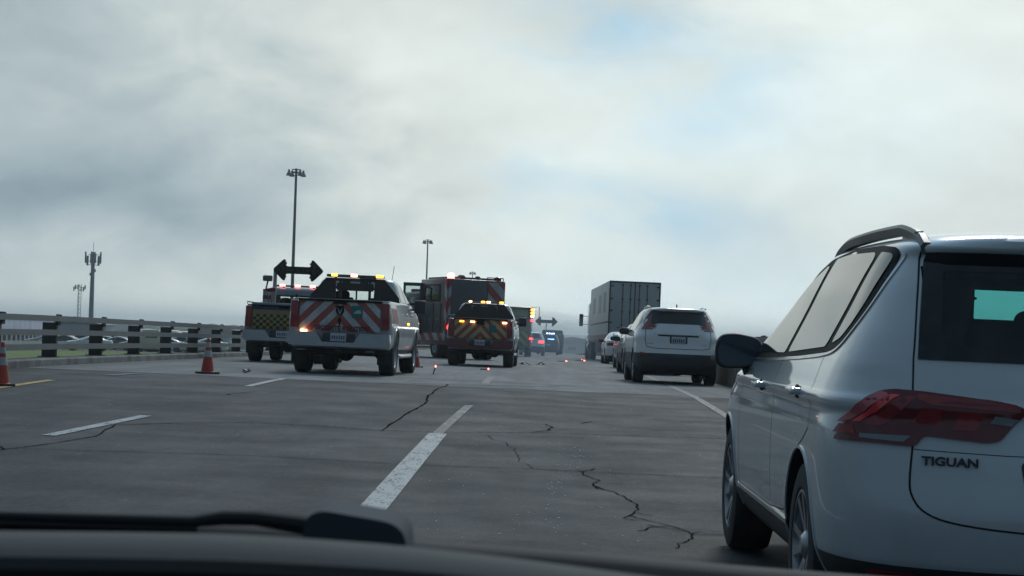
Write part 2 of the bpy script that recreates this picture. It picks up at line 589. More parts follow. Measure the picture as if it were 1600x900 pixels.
WHEELS = {}
def wheel_mesh(r, wd, kind):
    key = (r, wd, kind)
    if key in WHEELS: return WHEELS[key]
    h = wd / 2
    t = MB()
    rr = r * (0.66 if kind != 'truck' else 0.58)
    prof = [(-h * .92, rr), (-h, rr + .01), (-h * 1.02, r * .85), (-h * .92, r * .96), (-h * .72, r * .995), (-h * .35, r), (-h * .33, r * .985), (-h * .27, r * .985), (-h * .25, r),
            (h * .25, r), (h * .27, r * .985), (h * .33, r * .985), (h * .35, r), (h * .72, r * .995), (h * .92, r * .96), (h * 1.02, r * .85), (h, rr + .01), (h * .92, rr)]
    t.lathe(prof, 'x', n=48)
    # inner drum, seen through spokes
    k = MB()
    k.lathe([(-h * .92, rr), (-h * .88, rr * .96), (h * .2, rr * .90), (h * .3, 0.001)], 'x', n=36)
    k.lathe([(h * .92, rr), (h * .6, rr * .93), (h * .3, 0.001)], 'x', n=36)
    if kind == 'alloy':
        ns = 10
        for i in range(ns):
            a = 2 * PI * (i // 2) / (ns // 2) + (0.16 if i % 2 else -0.16)
            a2 = a + (0.10 if i % 2 else -0.10)
            p0 = Vector((-h * .62, 0.05 * math.cos(a), 0.05 * math.sin(a)))
            p1 = Vector((-h * .82, rr * .95 * math.cos(a2), rr * .95 * math.sin(a2)))
            k.bar(p0, p1, 0.034, 0.03, up=(1, 0, 0))
        k.lathe([(-h * .95, 0.001), (-h * .95, .035), (-h * .8, .06), (-h * .4, .07)], 'x', n=20)
        k.lathe([(-h * .96, rr * 1.0), (-h * .96, rr * .95), (-h * .7, rr * .93)], 'x', n=40)
    else:
        k.lathe([(-h * .9, rr), (-h * .85, rr * .93), (-h * .4, rr * .85), (-h * .3, rr * .45), (-h * .75, rr * .35), (-h * .8, 0.001)], 'x', n=32)
        for i in range(8):
            a = 2 * PI * i / 8
            k.ellipsoid((-h * .42, rr * .65 * math.cos(a), rr * .65 * math.sin(a)), (.02, rr * .16, rr * .16), nu=10, nv=6)
    WHEELS[key] = (t.mesh('wheel'), k.mesh('rim'))
    for q in WHEELS[key]: q.shade_smooth(); q.set_sharp_from_angle(angle=R(35))
    return WHEELS[key]
def wheel(x, y, r, wd, kind, root, rimm=None):
    tm, rm = wheel_mesh(r, wd, kind)
    if not tm.materials: tm.materials.append(RUBBER)
    if rimm is None: rimm = ALLOY
    if not rm.materials: rm.materials.append(rimm)
    o = link('wheel', tm, None, root); o.location = (x, y, r)
    if x > 0: o.rotation_euler = (0, 0, PI)
    q = link('rim', rm, None, o)
    return o
# ------------------------------------------------------------------ terrain and road
PROF = [(-30, -.02), (0, 0), (8, .03), (16, .15), (24, .27), (31, .335), (41, .31), (56, .25), (75, .19), (95, .10),
        (130, -.10), (160, -.28), (230, -.8), (300, -1.5), (400, -2.8), (520, -4.6), (800, -8.0)]
CROSS = 0.012
def zroad(x, y): return pchip(PROF, y) - CROSS * x
def slope_at(y): return math.atan((pchip(PROF, y + 2) - pchip(PROF, y - 2)) / 4)
def gp(px, py, dz=0.0):
    """ground point seen at a place of the photograph"""
    lo, hi = 4.0, 400.0
    prev = None; y = 4.0
    while y < 500:
        p = at(px, py, y); g = p.z - zroad(p.x, y) - dz
        if g <= 0: break
        prev = y; y *= 1.01
    a, b = prev or y, y
    for _ in range(20):
        m_ = (a + b) / 2; p = at(px, py, m_)
        if p.z - zroad(p.x, m_) - dz > 0: a = m_
        else: b = m_
    p = at(px, py, b)
    return Vector((p.x, p.y, zroad(p.x, p.y)))
XL = -8.35
RB = [(-30, 4.35), (20, 4.35), (38, 4.4), (52, 4.9), (66, 5.8), (80, 6.7), (95, 7.6), (130, 8.8), (200, 9.6), (520, 11)]
def xr(y): return pchip(RB, y)

def grid(xs_fn, ys, zf):
    V = []; Fs = []; n = None
    for y in ys:
        row = xs_fn(y); n = len(row)
        for x in row: V.append((x, y, zf(x, y)))
    for i in range(len(ys) - 1):
        for j in range(n - 1):
            a = i * n + j
            Fs.append([a, a + 1, a + n + 1, a + n])
    return V, Fs
def fr(a, b, n): return [a + (b - a) * i / n for i in range(n + 1)]
JY = 31.3      # where the old asphalt meets the bridge deck
def asphalt(name, base, light, tracks=True):
    def fn(k, x, y, z, v):
        f1 = k.noise(v, 0.55, 5, 0.6)
        f2 = k.noise(v, 5.0, 6, 0.62)
        f3 = k.noise(v, 75.0, 4, 0.75)
        mp_ = k.n('ShaderNodeMapping', ins={0: v}); mp_.inputs['Scale'].default_value = (1.0, .05, 1)
        st = k.noise(mp_.outputs[0], 1.7, 5, 0.6)
        c = k.mix(k.ramp(f1, [(0.32, 0), (0.68, 1)]), tuple(q * .70 for q in base), tuple(q * 1.35 for q in base))
        c = k.mix(k.m('MULTIPLY', k.ramp(f2, [(0.42, 0), (0.66, 1)]), .5), c, tuple(q * .7 for q in base))
        c = k.mix(k.ramp(f3, [(0.54, 0), (0.66, .8)]), c, light)
        c = k.mix(k.ramp(k.noise(v, 90.0, 3, 0.7), [(0.30, .65), (0.44, 0)]), c, (.018, .018, .02))
        c = k.mix(k.ramp(st, [(0.42, .7), (0.58, 0)]), c, tuple(q * .60 for q in base))
        c = k.mix(k.ramp(k.noise(v, 22.0, 5, 0.7), [(0.50, 0), (0.68, .4)]), c, light)
        # pale grit sprinkled about
        vor = k.n('ShaderNodeTexVoronoi', ins={'Vector': v, 'Scale': 2.3})
        c = k.mix(k.m('MULTIPLY', k.m('LESS_THAN', vor.outputs['Distance'], 0.035), .45), c, (.35, .36, .34))
        return c
    m = pattern(name, fn, rough=0.82, spec=0.28)
    t = m.node_tree; k = N(t); b = t.nodes['Principled BSDF']
    v = k.n('ShaderNodeTexCoord').outputs['Object']
    h = k.m('ADD', k.noise(v, 150.0, 3, 0.7), k.m('MULTIPLY', k.noise(v, 3.0, 3, 0.5), 1.2))
    bp = k.n('ShaderNodeBump', ins={'Strength': 0.55, 'Distance': 0.012, 'Height': h})
    t.links.new(bp.outputs[0], b.inputs['Normal'])
    t.links.new(k.ramp(k.noise(v, .9, 6, .65), [(.36, .70), (.64, .84)]), b.inputs['Roughness'])
    return m
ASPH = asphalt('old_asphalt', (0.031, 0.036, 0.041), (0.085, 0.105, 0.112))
DECK = asphalt('deck_asphalt', (0.165, 0.175, 0.175), (0.25, 0.255, 0.25))  # paler deck surface, with its grazing reflection also put into the colour
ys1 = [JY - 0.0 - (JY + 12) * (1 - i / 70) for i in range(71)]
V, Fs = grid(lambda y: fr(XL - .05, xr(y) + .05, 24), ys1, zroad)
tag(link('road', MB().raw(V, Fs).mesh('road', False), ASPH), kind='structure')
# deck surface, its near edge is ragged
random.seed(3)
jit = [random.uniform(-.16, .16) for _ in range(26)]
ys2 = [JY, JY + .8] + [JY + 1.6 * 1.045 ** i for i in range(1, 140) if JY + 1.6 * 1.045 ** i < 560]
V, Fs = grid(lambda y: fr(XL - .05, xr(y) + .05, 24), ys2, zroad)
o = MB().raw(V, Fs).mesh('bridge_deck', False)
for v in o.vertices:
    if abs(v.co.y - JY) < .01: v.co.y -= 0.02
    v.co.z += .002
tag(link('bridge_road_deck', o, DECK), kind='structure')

def zter(x, y):
    base = pchip(PROF, y)
    left = max(0.0, min(1.0, (-x - 8.5) / 26.0)); right = max(0.0, min(1.0, (x - xr(y) - .3) / 18.0))
    s = max(left, right)
    far = max(0.0, min(1.0, (y - 60) / 900.0))
    on = XL - .3 < x < xr(y) + .3
    d = -0.12 - 1.10 * (s * s * (3 - 2 * s)) * (1 - far)
    z = base + CROSS * 8.4 * (1 if x < 0 else -1) * (1 - s) + d
    if on: z = base - CROSS * x - .25
    if y > 800: z = -8.12
    return z
xsn = [-6000, -3000, -1500, -700, -350, -200, -130, -90, -65, -50, -40, -32, -26, -20, -16, -13, -11, -9.6, -8.62, -8.3]
def terr_row(y):
    r_ = xr(y)
    return xsn + [-4, 0, r_ - .1, r_ + .3, r_ + 2, r_ + 5, r_ + 9, r_ + 14, r_ + 20, r_ + 40, 100, 200, 500, 1200, 3000, 6000]
ysT = [-60, -20] + [i * 6.0 for i in range(0, 40)] + [240 * 1.09 ** i for i in range(0, 39)]
ysT = [y for y in ysT if y < 6500] + [6500]
V, Fs = grid(terr_row, ysT, zter)
def fn(k, x, y, z, v):
    f = k.noise(v, .06, 6, .65); f2 = k.noise(v, 1.2, 6, .7); f3 = k.noise(v, 12, 4, .7)
    c = k.mix(k.ramp(f, [(0.35, 0), (.65, 1)]), (.10, .17, .03), (.17, .22, .05))
    c = k.mix(k.ramp(f2, [(0.45, 0), (.7, .8)]), c, (.145, .135, .055))
    c = k.mix(k.ramp(f3, [(0.3, .5), (.5, 0)]), c, (.03, .05, .015))
    farf = k.m('MULTIPLY', k.m('SUBTRACT', y, 178.0), 1 / 12.0, clamp=True)
    paved = k.mix(k.ramp(f2, [(.3, 0), (.7, 1)]), (.10, .10, .10), (.15, .15, .145))
    town = k.mix(k.ramp(k.noise(v, .012, 6, .7), [(.42, 0), (.58, 1)]), (.03, .05, .03), (.14, .15, .14))
    c2 = k.mix(k.m('MULTIPLY', k.m('SUBTRACT', y, 420.0), 1 / 150.0, clamp=True), paved, town)
    return k.mix(farf, c, c2)
GRASSG = pattern('grassy_ground', fn, rough=.9, spec=.2)
tag(link('ground', MB().raw(V, Fs).mesh('ground', False), GRASSG, smooth=60), kind='structure')

# hills on the horizon
def hills(name, y0, x0, x1, base, amp, seed, colr):
    rnd = random.Random(seed); n = 160
    ph = [rnd.uniform(0, 6.28) for _ in range(8)]
    V = []; Fs = []
    for i in range(n + 1):
        x = x0 + (x1 - x0) * i / n
        e = math.sin(PI * i / n) ** .4
        h = sum(math.sin(x / (1500 / (k_ + 1) ** 1.3) + ph[k_]) / (k_ + 1) for k_ in range(8))
        h = max(2, (base + amp * h) * e) + rnd.uniform(-1, 1) * amp * .06
        for (dy, f) in ((-1, 0), (-.6, .55), (0, 1), (.7, .5), (1, 0)):
            V.append((x, y0 + dy * 350, -9 + h * f + (9 - 9) * 0))
    for i in range(n):
        for j in range(4):
            a = i * 5 + j
            Fs.append([a, a + 5, a + 6, a + 1])
    m = mat('wooded_hill', colr, .95, dirt=.5, scale=.01, spec=.1)
    tag(link(name, MB().raw(V, Fs).mesh(name), m, smooth=60), kind='structure')
hills('hills', 4700, -3600, -100, 14, 3, 5, (.035, .055, .035))
hills('hills', 5200, -900, 2600, 15, 4, 9, (.035, .055, .035))

# ------------------------------------------------------------------ haze
hz = MB().box((0, 3100, (32 - 14.0) / 2), (13600, 7400, 32 + 14.0)).build('haze', None)
hm = bpy.data.materials.new('pale_haze'); hm.use_nodes = True
t = hm.node_tree; t.nodes.clear(); k = N(t)
vol = k.n('ShaderNodeVolumePrincipled', ins={'Color': (0.84, 0.95, 1.0, 1), 'Density': 0.00032, 'Anisotropy': 0.62})
ou = k.n('ShaderNodeOutputMaterial', ins={'Volume': vol.outputs[0]})
hz.data.materials.append(hm)
tag(hz, kind='stuff')

# ------------------------------------------------------------------ painted markings
def paint_mat(name, colr, wear):
    def fn(k, x, y, z, v):
        mp_ = k.n('ShaderNodeMapping', ins={0: v}); mp_.inputs['Scale'].default_value = (1.0, .30, 1); v = mp_.outputs[0]
        a = k.noise(v, 9.0, 8, .8); b = k.noise(v, 60.0, 4, .75)
        f = k.m('ADD', k.m('MULTIPLY', a, .55), k.m('MULTIPLY', b, .45))
        return k.mix(k.ramp(f, [(wear - .03, 1), (wear + .03, 0)]), tuple(colr), (.05, .053, .055))
    return pattern(name, fn, rough=.65, spec=.4)
WHITE_LINE = paint_mat('worn_white_paint', (.36, .38, .38), .465)
WORN_LINE = paint_mat('very_worn_white_paint', (.30, .32, .32), .545)
YELLOW_LINE = paint_mat('worn_yellow_paint', (.45, .27, .05), .46)
def marking(name, a, b, wd, m, dz=.006, n=24, jit=.012, cut=None):
    V = []; Fs = []
    a = Vector(a); b = Vector(b); d = (b - a).normalized(); u = Vector((d.y, -d.x, 0)) * wd / 2
    for i in range(n + 1):
        p = a.lerp(b, i / n)
        for s_ in (-1, 1):
            q = p + u * (s_ * (1 + random.uniform(-1, 1) * jit))
            V.append((q.x, q.y, zroad(q.x, q.y) + dz))
    for i in range(n): Fs.append([2 * i, 2 * i + 1, 2 * i + 3, 2 * i + 2])
    tag(link(name, MB().raw(V, Fs).mesh(name, False), m), kind='structure')
a = gp(573, 806); b = gp(684, 678); c = gp(733, 634)
d0 = (b - a); a2 = a - d0 * .45
marking('lane_marking', a2, b, .185, WHITE_LINE)
marking('lane_marking', b, c, .11, WORN_LINE)
marking('lane_marking', gp(757, 600), gp(768, 589), .15, WORN_LINE)
marking('lane_marking', gp(76, 681), gp(228, 650), .13, WHITE_LINE)
marking('lane_marking', gp(388, 604), gp(443, 592), .12, WHITE_LINE)
marking('lane_marking', gp(1046, 603), gp(1100, 629), .12, WORN_LINE)
marking('lane_marking', gp(1094, 626), gp(1136, 651), .12, WORN_LINE)
p1, p2 = gp(1094, 626), gp(1136, 651)
marking('lane_marking', p2, p2 + (p2 - p1) * 2.4, .12, WORN_LINE)
marking('lane_marking', gp(1010, 588), gp(1046, 603), .12, WORN_LINE)
p1, p2 = gp(0, 606), gp(80, 594)
marking('edge_marking', p2 + (p1 - p2) * 4, p2, .13, YELLOW_LINE)
marking('lane_marking', gp(170, 587), gp(216, 584), .16, WORN_LINE, dz=.008)

# tar joints and cracks, thin ribbons that follow the asphalt
CRK = mat('crack_filling', (.020, .023, .026), .95, spec=0.0)
def crack(pts, w0, w1=None, rough=.05, seed=1, sub=5, dz=.005, branch=0, name='road_crack'):
    rnd = random.Random(seed)
    P = [gp(*p) for p in pts]
    for _ in range(sub):
        Q = [P[0]]
        for i in range(len(P) - 1):
            m_ = (P[i] + P[i + 1]) / 2
            L = (P[i + 1] - P[i]).length
            m_ += Vector((rnd.uniform(-1, 1), rnd.uniform(-1, 1), 0)) * L * rough
            Q += [m_, P[i + 1]]
        P = Q
    mb = MB(); V = []; Fs = []
    w1 = w0 if w1 is None else w1
    for i, p in enumerate(P):
        d = (P[min(i + 1, len(P) - 1)] - P[max(0, i - 1)]).normalized()
        u = Vector((d.y, -d.x, 0)); wd = (w0 + (w1 - w0) * i / len(P)) * rnd.uniform(.15, .75) / 2
        # keep ribbons that run across the view wide enough in depth
        for s_ in (-1, 1):
            q = p + u * wd * s_; V.append((q.x, q.y, zroad(q.x, q.y) + dz))
    for i in range(len(P) - 1): Fs.append([2 * i, 2 * i + 1, 2 * i + 3, 2 * i + 2])
    mb.raw(V, Fs)
    for b_ in range(branch):
        i = rnd.randrange(2, len(P) - 2); p = P[i].copy(); d = Vector((rnd.uniform(-1, 1), rnd.uniform(-.8, .8), 0)).normalized()
        pts2 = [p]
        for q in range(rnd.randrange(2, 5)):
            d = (d + Vector((rnd.uniform(-.6, .6), rnd.uniform(-.6, .6), 0))).normalized()
            pts2.append(pts2[-1] + d * rnd.uniform(.05, .16))
        V = []; Fs = []
        for j, p in enumerate(pts2):
            u = Vector((d.y, -d.x, 0)) * w0 * .25
            for s_ in (-1, 1): q = p + u * s_; V.append((q.x, q.y, zroad(q.x, q.y) + dz))
        for j in range(len(pts2) - 1): Fs.append([2 * j, 2 * j + 1, 2 * j + 3, 2 * j + 2])
        mb.raw(V, Fs)
    tag(link(name, mb.mesh(name, False), CRK), kind='structure')
crack([(700, 601), (668, 627), (640, 644), (597, 673)], .055, .045, .014, 1)
crack([(180, 664), (300, 661), (380, 661), (500, 666), (597, 673), (700, 676), (860, 677), (1000, 682), (1132, 686)], .05, .05, .006, 2)
crack([(180, 664), (150, 682), (90, 692), (30, 700), (0, 704), (-80, 712)], .035, .035, .02, 3, branch=2)
crack([(-60, 700), (60, 702), (170, 706), (300, 709), (420, 714), (560, 722), (700, 729), (850, 734), (960, 740), (1130, 747)], .034, .03, .007, 4)
crack([(760, 680), (768, 687), (790, 692), (810, 712), (835, 733)], .014, .012, .05, 5)
crack([(898, 735), (918, 745), (938, 752), (934, 764), (955, 768), (975, 776), (990, 786), (998, 796), (985, 806), (1030, 818), (1060, 826), (1082, 836), (1075, 846), (1055, 858)], .026, .020, .07, 6, branch=7)
crack([(985, 806), (975, 810), (995, 814)], .028, .02, .12, 7, sub=3)
crack([(1082, 836), (1095, 832)], .02, .02, .12, 8, sub=2)
crack([(835, 675), (860, 673), (864, 668), (855, 663)], .05, .03, .06, 9)
crack([(905, 662), (925, 659), (950, 661)], .05, .03, .05, 10, sub=3)
crack([(300, 588), (380, 590), (440, 597), (560, 598), (700, 601), (760, 603), (840, 604), (900, 603), (980, 607), (1040, 609), (1140, 614)], .07, .07, .004, 11, sub=2)
crack([(355, 617), (400, 612), (460, 615)], .05, .02, .05, 12, sub=3)
crack([(1020, 655), (1060, 660), (1110, 658)], .03, .02, .05, 13, sub=3)
# grit along the tyre path
GRIT = mat('pale_grit', (.40, .42, .40), .8)
rnd = random.Random(5); mb = MB()
for i in range(70):
    t_ = rnd.random() ** 1.3
    px = 905 - (905 - 830) * t_ + rnd.gauss(0, 9 + 20 * t_); py = 700 + 130 * t_ + rnd.gauss(0, 5)
    p = gp(px, py); s_ = rnd.uniform(.006, .020)
    mb.ellipsoid((p.x, p.y, p.z + s_ * .1), (s_, s_ * 1.8, s_ * .3), n=2, nu=6, nv=4)
for i in range(90):
    p = gp(rnd.uniform(650, 1130), rnd.uniform(630, 850)); s_ = rnd.uniform(.004, .014)
    mb.ellipsoid((p.x, p.y, p.z + s_ * .1), (s_, s_ * 1.8, s_ * .3), n=2, nu=6, nv=4)
o = mb.build('gravel_grit', GRIT); tag(o, 'small pale stones scattered along the tyre path on the asphalt', 'gravel', kind='stuff')

# ------------------------------------------------------------------ parapets and railings
def concrete(name, base):
    def fn(k, x, y, z, v):
        a = k.noise(v, 2.0, 7, .68); b = k.noise(v, 20, 5, .7)
        c = k.mix(k.ramp(a, [(.36, 0), (.66, 1)]), tuple(q * .62 for q in base), tuple(q * 1.25 for q in base))
        c = k.mix(k.ramp(b, [(.3, .7), (.46, 0)]), c, tuple(q * .40 for q in base))
        return k.mix(k.ramp(k.noise(v, .7, 6, .7), [(.5, 0), (.7, .5)]), c, (.11, .085, .06))
    return pattern(name, fn, rough=.9, spec=.2)
CONC = concrete('weathered_concrete', (.25, .245, .225))
CONCR = concrete('stained_concrete', (.19, .165, .135))
def sweep(name, xf, ys, prof, m, kind='structure'):
    V = []; Fs = []; n = len(prof)
    for y in ys:
        for (dx, dz) in prof:
            x = xf(y); V.append((x + dx, y, zroad(x, y) + dz))
    for i in range(len(ys) - 1):
        for j in range(n):
            a_ = i * n + j; b_ = i * n + (j + 1) % n
            Fs.append([a_, b_, b_ + n, a_ + n])
    Fs.append(list(range(n))); Fs.append([(len(ys) - 1) * n + j for j in range(n)])
    return MB().raw(V, Fs)
ysk = [i * 2.0 for i in range(-5, 60)] + [120 + i * 10 for i in range(0, 30)]
o = sweep('kerb', lambda y: XL, ysk, [(0.05, -.6), (.02, .11), (-.03, .14), (-.40, .14), (-.42, -1.5)], CONC).build('kerb', CONC)
tag(o, 'low weathered concrete kerb under the left steel railing', 'kerb', kind='structure')
o = sweep('parapet', lambda y: xr(y), ysk, [(-.05, -.6), (-.03, .05), (0.02, .50), (.06, .53), (.34, .53), (.36, -1.5)], CONCR).build('concrete_parapet', CONCR)
tag(o, 'stained brown concrete parapet beside the white crossover on the right', 'parapet')

RAILM = mat('galvanised_rail', (.19, .20, .195), .6, metal=.15, dirt=.5, scale=1.2)
POSTM = mat('shaded_steel_post', (.05, .05, .052), .6, dirt=.5, scale=4)  # dark tone puts the shade on the near faces into the post colour
def railing(xf, y0, y1, heights, base, label, side, step=3.66, group=None):
    root = empty('steel_railing', (0, 0, 0)); tag(root, label, 'railing', group)
    ys = []
    y = y0
    while y <= y1: ys.append(y); y += step
    seg = [y0 - 1 + i * 1.22 for i in range(int((y1 - y0 + 2) / 1.22))]
    for hz_, th in heights:
        pr = [(side * .06, hz_ - th / 2), (side * .16, hz_ - th / 2), (side * .16, hz_ + th / 2), (side * .06, hz_ + th / 2)]
        sweep('rail', xf, seg, pr, RAILM).build('rail', RAILM, root)
    top = heights[-1][0]
    me = MB().box((-.07 * side, 0, (top + base) / 2 - .04), (.25, .14, top - base - .06), .01)
    me.box((-.07 * side, 0, base + .012), (.36, .26, .024), .004)
    me.box((.075 * side, 0, top - .02), (.05, .19, .20), .005)
    me.box((.11 * side, 0, top + .06), (.05, .05, .025), .005)
    me = me.mesh('post'); me.materials.append(POSTM); me.shade_smooth(); me.set_sharp_from_angle(angle=R(30))
    for y in ys[:90]:
        x = xf(y); p = link('post', me, None, root); p.location = (x, y, zroad(x, y))
railing(lambda y: XL - .17, 30.3 - 3.66 * 5, 330, [(.335, .10), (.585, .10), (.835, .10)], .13,
        'three rail grey steel railing on the left kerb behind the cones', 1)
railing(lambda y: xr(y) + .20, 10, 250, [(.78, .10), (1.02, .11)], .52,
        'steel railing on the right parapet, seen between the big white car and its door mirror', -1)
# guardrail of the other carriageway, far left
root = empty('guardrail', (0, 0, 0)); tag(root, 'small distant guardrail with close posts across the grass on the far left', 'guardrail')
XG = -43.0
def zg(y): return zter(XG, y)
mbr = MB()
V = []; Fs = []
seg = [130 + i * 4 for i in range(50)]
for y in seg:
    for (dx, dz) in ((0, .55), (.08, .55), (.08, .85), (0, .85)): V.append((XG + dx, y, zg(y) + dz))
for i in range(len(seg) - 1):
    for j in range(4):
        a_ = i * 4 + j; b_ = i * 4 + (j + 1) % 4; Fs.append([a_, b_, b_ + 4, a_ + 4])
mbr.raw(V, Fs).build('rail', STEEL, root)
pm = MB().box((-.05, 0, .42), (.14, .16, .9), 0).mesh('post'); pm.materials.append(STEEL)
for i in range(60):
    y = 131 + i * 2.6; p = link('post', pm, None, root); p.location = (XG, y, zg(y))
# ------------------------------------------------------------------ vehicles
def place(root, x, y, yaw=0.0, dz=0.0):
    root.location = (x, y, zroad(x, y) + dz)
    root.rotation_euler = (slope_at(y + 2), math.atan(CROSS), yaw)
    return root

WHITEP = mat('pearl_white_paint', (0.56, 0.60, 0.63), 0.22, coat=1.0, dirt=0.22, scale=1.6)
WHITE2 = mat('white_paint', (0.70, 0.71, 0.71), 0.32, coat=0.8, dirt=0.30, scale=2.0)
def road_film(m):
    t = m.node_tree; k = N(t); bs = t.nodes['Principled BSDF']
    src = bs.inputs['Base Color'].links[0].from_socket
    v = k.n('ShaderNodeTexCoord').outputs['Object']; z = k.n('ShaderNodeSeparateXYZ', ins={0: v}).outputs[2]
    f = k.m('SUBTRACT', .95, z); f = k.m('MULTIPLY', f, 1.3, clamp=True)
    nz_ = k.n('ShaderNodeMapping', ins={0: v}); nz_.inputs['Scale'].default_value = (1, 1, .5)
    g = k.m('MULTIPLY', k.m('MULTIPLY', f, k.ramp(k.noise(nz_.outputs[0], 4.0, 7, .7), [(.25, .2), (.7, 1)])), .42)
    t.links.new(k.mix(g, src, (.10, .10, .095)), bs.inputs['Base Color'])
    t.links.new(k.m('SUBTRACT', 1.0, k.m('MULTIPLY', g, 1.6), clamp=True), bs.inputs['Coat Weight'])
road_film(WHITEP)
SILVER = mat('silver_paint', (0.40, 0.41, 0.41), 0.32, metal=0.3, coat=0.7, dirt=0.25)
DKBLUE = mat('dark_paint', (0.035, 0.045, 0.06), 0.25, coat=0.8, dirt=0.2)
GREYP = mat('grey_paint', (0.11, 0.12, 0.13), 0.28, coat=0.8, dirt=0.3)
REDP = mat('red_paint', (0.30, 0.02, 0.02), 0.32, coat=0.6, dirt=0.35)
CHARC = mat('police_paint', (0.045, 0.05, 0.06), 0.3, coat=0.6, dirt=0.2)

def suv_keys(L=4.70, W=0.92, H=1.665):
    k = [(0.22, .78, .26, .7, 3.0, L - .30, .6, 2.6), (0.30, .86, .12, .8, 3.2, L - .12, .8, 2.6),
         (0.42, .905, .02, .85, 3.2, L - .03, .9, 2.6), (0.58, .918, .0, .85, 3.2, L, .9, 2.6),
         (0.74, .92, .035, .85, 3.3, L - .02, .9, 2.6), (0.88, .922, .07, .85, 3.3, L - .07, .95, 2.6),
         (0.98, .925, .085, .85, 3.3, L - .2, 1.0, 2.6), (1.03, .915, .095, .85, 3.3, L - .55, .9, 2.6),
         (1.08, .892, .11, .85, 3.3, L - 1.10, .6, 2.8), (1.15, .868, .145, .82, 3.3, L - 1.28, .5, 3.0),
         (1.24, .838, .185, .80, 3.2, L - 1.46, .5, 3.0), (1.36, .790, .235, .78, 3.1, L - 1.68, .5, 3.0),
         (1.48, .735, .275, .76, 3.0, L - 1.92, .5, 3.0), (1.555, .690, .285, .74, 3.0, L - 2.1, .5, 3.0),
         (1.60, .645, .235, .72, 3.0, L - 2.25, .5, 3.0), (1.63, .570, .235, .70, 3.0, L - 2.40, .5, 3.0),
         (1.648, .440, .30, .6, 3.0, L - 2.6, .5, 3.0), (1.658, .26, .42, .5, 3.0, L - 2.8, .4, 3.0), (1.663, .02, .6, .4, 3, L - 2.95, .3, 3)]
    return [(z * H / 1.665, w * W / .92, a, b, c, d, e, f) for z, w, a, b, c, d, e, f in k]
def hero_keys():
    L = 4.70
    return [(0.22, .78, .26, .7, 3.0, L - .30, .6, 2.6), (0.30, .86, .12, .8, 3.2, L - .12, .8, 2.6),
         (0.42, .905, .02, .80, 3.2, L - .03, .9, 2.6), (0.58, .918, .0, .78, 3.2, L, .9, 2.6),
         (0.74, .92, .03, .74, 3.3, L - .02, .9, 2.6), (0.88, .915, .06, .70, 3.4, L - .07, .95, 2.6),
         (0.955, .908, .075, .68, 3.4, L - .2, 1.0, 2.6), (0.985, .921, .072, .66, 3.4, L - .35, 1.0, 2.6), (1.005, .920, .072, .66, 3.4, L - .4, 1.0, 2.6), (1.03, .905, .085, .66, 3.4, L - .55, .9, 2.6),
         (1.08, .885, .10, .64, 3.4, L - 1.10, .6, 2.8), (1.15, .858, .125, .60, 3.5, L - 1.28, .5, 3.0),
         (1.24, .818, .150, .58, 3.5, L - 1.46, .5, 3.0), (1.36, .765, .185, .56, 3.4, L - 1.68, .5, 3.0),
         (1.48, .715, .222, .54, 3.3, L - 1.92, .5, 3.0), (1.575, .670, .245, .54, 3.2, L - 2.1, .5, 3.0),
         (1.625, .640, .190, .55, 3.1, L - 2.25, .5, 3.0), (1.655, .585, .185, .60, 3.0, L - 2.40, .5, 3.0),
         (1.678, .470, .23, .6, 3.0, L - 2.6, .5, 3.0), (1.690, .30, .35, .5, 3.0, L - 2.8, .4, 3.0), (1.696, .02, .55, .4, 3, L - 2.95, .3, 3)]
def roof_dz(H, yc=1.3, amt=.055):
    def f(x, y, z):
        t = max(0.0, min(1.0, (z - H * .7) / (H * .25)))
        return -t * amt * ((y - yc) / 1.7) ** 2
    return f

def cut_body(V, Fs, axles, r, W, paintm, cladz=None, extra=None, smooth=38, clad=None):
    me = MB().raw(V, Fs).mesh('body')
    cs = []
    for y, z in axles:
        for sx in (-1, 1):
            mb = MB().lathe([(-.30, 0.0005), (-.30, r), (.30, r), (.30, 0.0005)], 'x', c=(sx * (W - .22 + .30 - .06), y, z), n=64)
            cs.append(mb.mesh('c'))
    ex = [q.mesh('c') for q in (extra or [])]
    out = boolean(me, cs + ex)
    out.materials.clear()
    for q in (paintm, SHADE, clad or BLACKP): out.materials.append(q)
    for p in out.polygons:
        c = p.center; p.material_index = 0
        for y, z in axles:
            if math.hypot(c.y - y, c.z - z) < r + .004 and abs(c.x) > W - .6: p.material_index = 1
        if p.material_index == 0 and cladz is not None and c.z < cladz: p.material_index = 2
    out.shade_smooth(); out.set_sharp_from_angle(angle=R(smooth))
    return out

